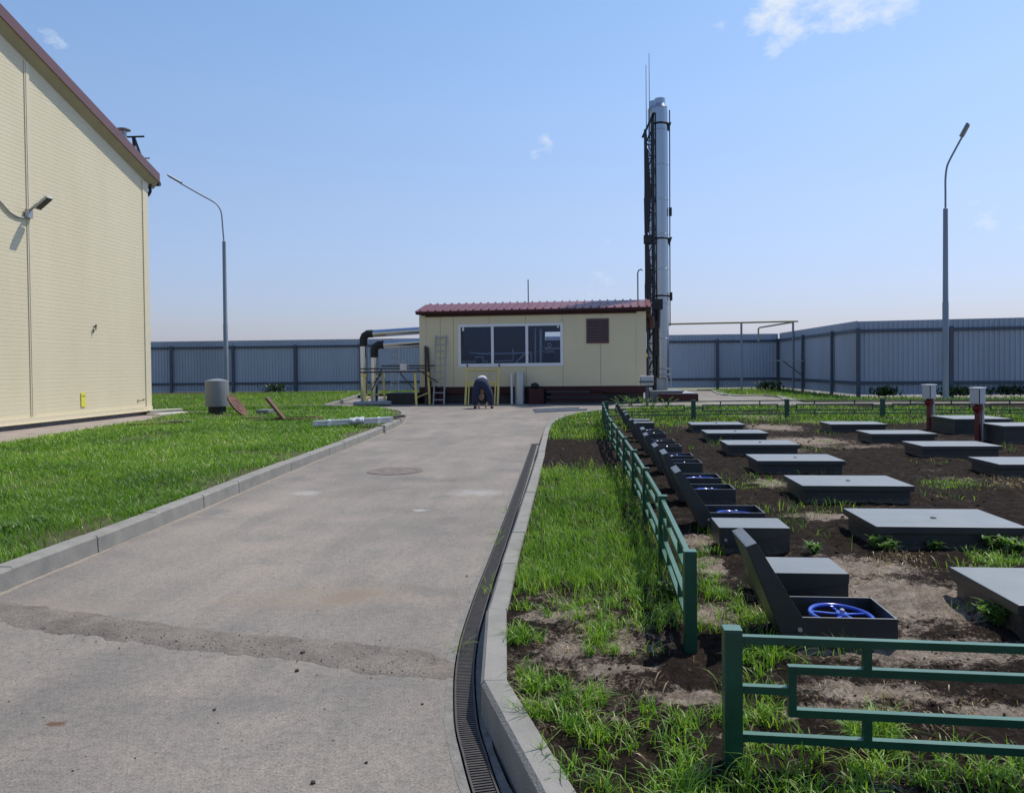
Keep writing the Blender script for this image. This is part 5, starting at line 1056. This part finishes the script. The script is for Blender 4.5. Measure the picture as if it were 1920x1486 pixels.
for i, (u0, v0, u1, v1) in enumerate([(805, 752, 799, 657), (812, 753, 803, 660)]):
    t0, t1 = kpos(u0, 700)[0], kpos(u1, 700)[0]; tag(MB().bar(kp(t0, .55 - .1 * i, 0), kp(t1, .06, 2.4 - .05 * i), .09, .05).build('dark_board', M['wood']), ['left one of two dark boards leaning on the boiler house corner', 'right one of two dark boards leaning on the boiler house corner'][i], 'board', 'dark boards leaning on the boiler house')
for i, (t, hh) in enumerate([(.45, .95), (.7, .72), (.95, .7)]): tag(MB().bar(kp(t, .42, 0), kp(t - .03, .1, hh), .16, .06).build('sheet_strip', M['maroon']), ['tallest of three maroon sheet strips leaning at the left corner of the boiler house base', 'middle one of three maroon sheet strips at the boiler house base', 'right one of three maroon sheet strips at the boiler house base'][i], 'sheet', 'maroon strips at the boiler house base')
# yellow scaffold frame
sc_ = thing('scaffold_frame', 'yellow tubular scaffold frame leaning on the wall below the window', 'scaffold', (-4.1, 31.6, 0)); tA, tB = kpos(881, 700)[0], kpos(940, 700)[0]
for t in (tA, tB): MB().tube([kp(t, 1.0, 0), kp(t, .55, 1.50)], .045, 10).build('upright', M['yellow'], sc_, smooth=SM); MB().tube([kp(t, .55, 1.50), kp(t, .50, 1.62)], .03, 8).build('spigot', M['dark_metal'], sc_, smooth=SM)
for t in (tA + .12, tB - .12): MB().tube([kp(t, 1.0, 0), kp(t, .75, .86)], .028, 8).build('brace', M['yellow'], sc_, smooth=SM)
for z_ in (1.38, .88, .80): MB().tube([kp(tA, 1.0 - .30 * z_, z_), kp(tB, 1.0 - .30 * z_, z_)], .036, 8).build('crossbar', M['yellow'], sc_, smooth=SM)
# trestle scaffold at the left corner
ts = thing('trestle_scaffold', 'yellow-legged trestle scaffold with dark deck at the left end of the boiler house', 'scaffold', (-8.6, 32.3, 0))
xa, xb, ya, yb = -8.85, -6.78, 30.2, 31.1
for (x_, y_) in ((xa, ya), (xa + .55, yb), (xb, ya), (xb + .35, yb)): MB().tube([(x_ + .05, y_, 0), (x_, y_, 1.32)], .048, 10).build('leg', M['yellow'], ts, smooth=SM)
MB().box(xa - .15, xb + .5, ya - .1, ya + .1, 1.32, 1.38).build('deck', M['wood'], ts); MB().box(xa + .5, xb + .6, yb - .1, yb + .1, 1.56, 1.62).build('deck', M['wood'], ts); MB().box(xa - .2, xb + .4, ya + .2, ya + .4, 1.46, 1.51).build('deck', M['wood'], ts)
for a, b in (((xa, ya, .55), (xa + .5, yb, 1.3)), ((xa + .3, ya, .6), (xa + .75, ya, 1.5)), ((xb - .6, ya, 1.3), (xb, ya, .6)), ((xa, ya, .3), (xa + .5, yb, .5)), ((xb, ya, .3), (xb + .4, yb, .5)), ((xb + .1, ya, 1.45), (xb + .75, yb, .9))): MB().tube([a, b], .025, 8).build('brace', M['yellow' if a[2] < .5 else 'wood'], ts, smooth=SM)
for (x_, y_) in ((xa, ya - .03), (xa + .5, ya - .03)): MB().box(x_ - .07, x_ + .1, y_ - .05, y_ + .05, 1.16, 1.28 if x_ == xa else 1.2).build('coupler', M['yellow'], ts)
bk = thing('step_stool', 'small light grey tray with a bent handle standing on the trestle deck', 'tray', (-7.3, 30.25, 1.38)); MB().box(-7.38, -7.15, 30.2, 30.38, 1.385, 1.66).build('tray', M['profile'], bk, bevel=.01); g = MB(); g.tube([(-7.41, 30.3, 1.68), (-7.26, 30.3, 1.76), (-7.09, 30.3, 1.82), (-7.07, 30.3, 1.40)], .022, 8); g.build('handle', M['pole'], bk, smooth=SM)
tag(MB().box(-8.25, -6.95, 31.4, 33.0, 0, .46).build('dark_platform', M['base_dark'], bevel=.02), 'low black platform block behind the trestle scaffold', 'platform')
tag(MB().tube([P(664, 757, .09), P(733, 755.5, .12)], .10, 14).build('lying_pipe', M['pole'], smooth=SM), 'dark grey pipe lying on the ground before the trestle scaffold', 'pipe')
tag(MB().bar(P(671, 743.5, .1), P(703, 742, .12), .25, .16).build('dark_timber', M['black']), 'black timber lying at the edge of the far kerb behind the pipes', 'board')
tag(MB().box(-8.75, -8.35, 32.0, 32.3, 0, .24).build('white_bucket', M['white'], bevel=.03), 'small white box on the ground beside the shorter silver pipe', 'box')
# metal duct, white pipe, bag and stacked sections at the right half of the wall
td = kpos(977, 700)[0]; d0 = kp(td, .45, 0); tag(MB().lathe([(.20, 0), (.20, 1.28), (.19, 1.28), (.19, 1.2)], d0, 28).build('sheet_duct', M['duct'], smooth=SM), 'upright grey sheet-metal duct standing at the boiler house wall', 'duct')
d0 = kp(td - .33, .4, 0); tag(MB().tube([d0, d0 + Vector((.0, 0, 1.22))], .05, 12).build('white_pipe', M['white'], smooth=SM), 'thin white pipe standing left of the sheet-metal duct', 'pipe')
bx = thing('maroon_crate', 'dark maroon crate standing right of the sheet-metal duct', 'crate', kp(td + .7, .5, 0)); MB().prism([kp(td + .38, .62, 0), kp(td + .98, .62, 0), kp(td + .98, .62, .62), kp(td + .38, .62, .62)], kn.to_3d() * -.4).build('box', M['maroon'], bx, bevel=.01)
bag = bmesh.new(); bmesh.ops.create_icosphere(bag, subdivisions=3, radius=.16)
for v in bag.verts: v.co *= 1 + .18 * math.sin(v.co.x * 21 + 1) * math.sin(v.co.y * 17) + random.uniform(-.04, .04); v.co.z *= .8
me = bpy.data.meshes.new('black_bag'); bag.to_mesh(me); bag.free(); me.materials.append(M['black']); o = bpy.data.objects.new('black_bag', me); COL.objects.link(o); o.location = kp(td + .62, .45, .73); tag(o, 'small crumpled black bag on top of the maroon crate', 'bag')
for i in range(5):
    z_ = .06 + .105 * i; L0 = td + 1.1 + .15 * (i % 2); tag(MB().bar(kp(L0, .45 - .02 * i, z_), kp(L0 + 3.1 - .35 * i, .42, z_), .22, .09).build('steel_section', M['maroon' if i % 2 else 'base_dark'], bevel=.006), ['lowest', 'second lowest', 'middle', 'second highest', 'topmost'][i] + ' dark steel section of the stack along the boiler house base', 'steel section', 'steel sections stacked at the boiler house')
for i, (u0, v0, u1, v1) in enumerate([(1000, 768, 1085, 764.5), (1003, 771.5, 1100, 767)]): tag(MB().bar(P(u0, v0, .04), P(u1, v1, .04), .09, .06).build('metal_strip', M['alu']), ['farther bright metal strip lying on the road before the boiler house', 'nearer bright metal strip lying on the road before the boiler house'][i], 'strip', 'metal strips on the road')
# ================================================================== PERSON bending down, facing the camera
def skin(name, verts, edges, m, parent, sub=2, root=0):
    me = bpy.data.meshes.new(name); bm = bmesh.new(); lay = bm.verts.layers.skin.verify(); vs = []
    for i, (co, r) in enumerate(verts):
        v = bm.verts.new(Vector(co) * PS); v[lay].radius = (r * PS, r * PS) if not isinstance(r, tuple) else r; v[lay].use_root = (i == root); vs.append(v)
    for a, b in edges: bm.edges.new((vs[a], vs[b]))
    bm.to_mesh(me); bm.free(); tmp = bpy.data.objects.new(name + '_tmp', me); COL.objects.link(tmp)
    tmp.modifiers.new('s', 'SKIN').use_smooth_shade = True; sb_ = tmp.modifiers.new('u', 'SUBSURF'); sb_.levels = sub; sb_.render_levels = sub
    dg = bpy.context.evaluated_depsgraph_get(); nm = bpy.data.meshes.new_from_object(tmp.evaluated_get(dg)); bpy.data.objects.remove(tmp)
    nm.materials.clear(); nm.materials.append(m); o = bpy.data.objects.new(name, nm); COL.objects.link(o); o.parent = parent; return o
pp = P(902, 766); PS = 1.03
pr = thing('person', 'person in navy trousers and pale shirt bending double by the yellow scaffold frame', 'person', (pp.x, pp.y + .12, 0))
# local axes: -y toward the camera; back view, hips high in front, torso and head hanging down behind the legs
bv = [((0, .02, .92), .06), ((0, .18, .95), .06), ((0, .36, .84), .07), ((0, .46, .68), .10), ((-.03, .42, .56), .055), ((-.04, .34, .48), .055),
      ((-.15, .0, .80), .08), ((-.21, -.02, .46), .07), ((-.22, .05, .09), .05), ((-.22, -.08, .04), .04), ((.15, .0, .80), .08), ((.32, -.06, .47), .07), ((.37, .03, .09), .05), ((.38, -.10, .04), .04),
      ((-.19, .44, .66), .065), ((-.27, .36, .40), .05), ((-.12, .18, .15), .035), ((-.11, .14, .09), .03), ((.19, .44, .68), .065), ((.27, .34, .42), .05), ((.16, .16, .16), .035), ((.15, .12, .10), .03)]
be = [(0, 1), (1, 2), (2, 3), (3, 4), (4, 5), (0, 6), (6, 7), (7, 8), (8, 9), (0, 10), (10, 11), (11, 12), (12, 13), (3, 14), (14, 15), (15, 16), (16, 17), (3, 18), (18, 19), (19, 20), (20, 21)]
for base, sx_ in ((17, -1), (21, 1)):                  # palms with four fingers and a thumb
    bx_, by_, bz_ = bv[base][0]; k = len(bv); bv.append(((bx_, by_ - .02, bz_ - .045), (.036, .018))); be.append((base, k))
    for j in range(4):
        q0 = len(bv); ox = (j - 1.5) * .019; bv.append(((bx_ + ox, by_ - .03, bz_ - .075), .0085)); bv.append(((bx_ + ox * 1.1, by_ - .055, bz_ - .085 - .006 * (1.5 - abs(j - 1.5))), .007)); be += [(k, q0), (q0, q0 + 1)]
    q0 = len(bv); bv.append(((bx_ - sx_ * .035, by_ - .03, bz_ - .04), .010)); bv.append(((bx_ - sx_ * .048, by_ - .055, bz_ - .065), .008)); be += [(k, q0), (q0, q0 + 1)]
body = skin('body', bv, be, M['skin'], pr)
skin('head', [((-.04, .32, .50), .055), ((-.04, .28, .44), .085), ((-.04, .25, .38), .088), ((-.04, .24, .31), .06), ((-.04, .17, .40), .018), ((-.13, .28, .42), .018), ((.05, .28, .42), .018), ((-.04, .18, .35), .02)], [(0, 1), (1, 2), (2, 3), (2, 4), (1, 5), (1, 6), (2, 7)], M['skin'], pr)
skin('hair', [((-.04, .33, .42), .088), ((-.04, .29, .345), .096), ((-.04, .26, .28), .066)], [(0, 1), (1, 2)], M['hair'], pr)
skin('trousers', [((0, .0, .93), .20), ((-.13, .0, .85), .19), ((-.205, -.02, .47), .135), ((-.225, .03, .10), .095), ((.13, .0, .85), .19), ((.315, -.06, .48), .135), ((.375, .01, .10), .095), ((0, .14, 1.0), .19)], [(0, 1), (1, 2), (2, 3), (0, 4), (4, 5), (5, 6), (0, 7)], M['navy'], pr)
skin('shirt', [((0, .13, 1.05), .19), ((0, .24, 1.0), .20), ((0, .38, .84), (.20, .13)), ((0, .46, .68), (.17, .11))], [(0, 1), (1, 2), (2, 3)], M['cloth_light'], pr)
skin('sleeve', [((-.17, .45, .68), .085), ((-.27, .36, .42), .068), ((-.14, .20, .19), .05)], [(0, 1), (1, 2)], M['navy'], pr); skin('sleeve', [((.17, .45, .70), .085), ((.27, .34, .44), .068), ((.17, .18, .20), .05)], [(0, 1), (1, 2)], M['navy'], pr)
for sx_ in (-.225, .375): skin('boot', [((sx_, .10, .05), .06), ((sx_, .0, .05), .058), ((sx_, -.12, .035), .045)], [(0, 1), (1, 2)], M['boot'], pr)
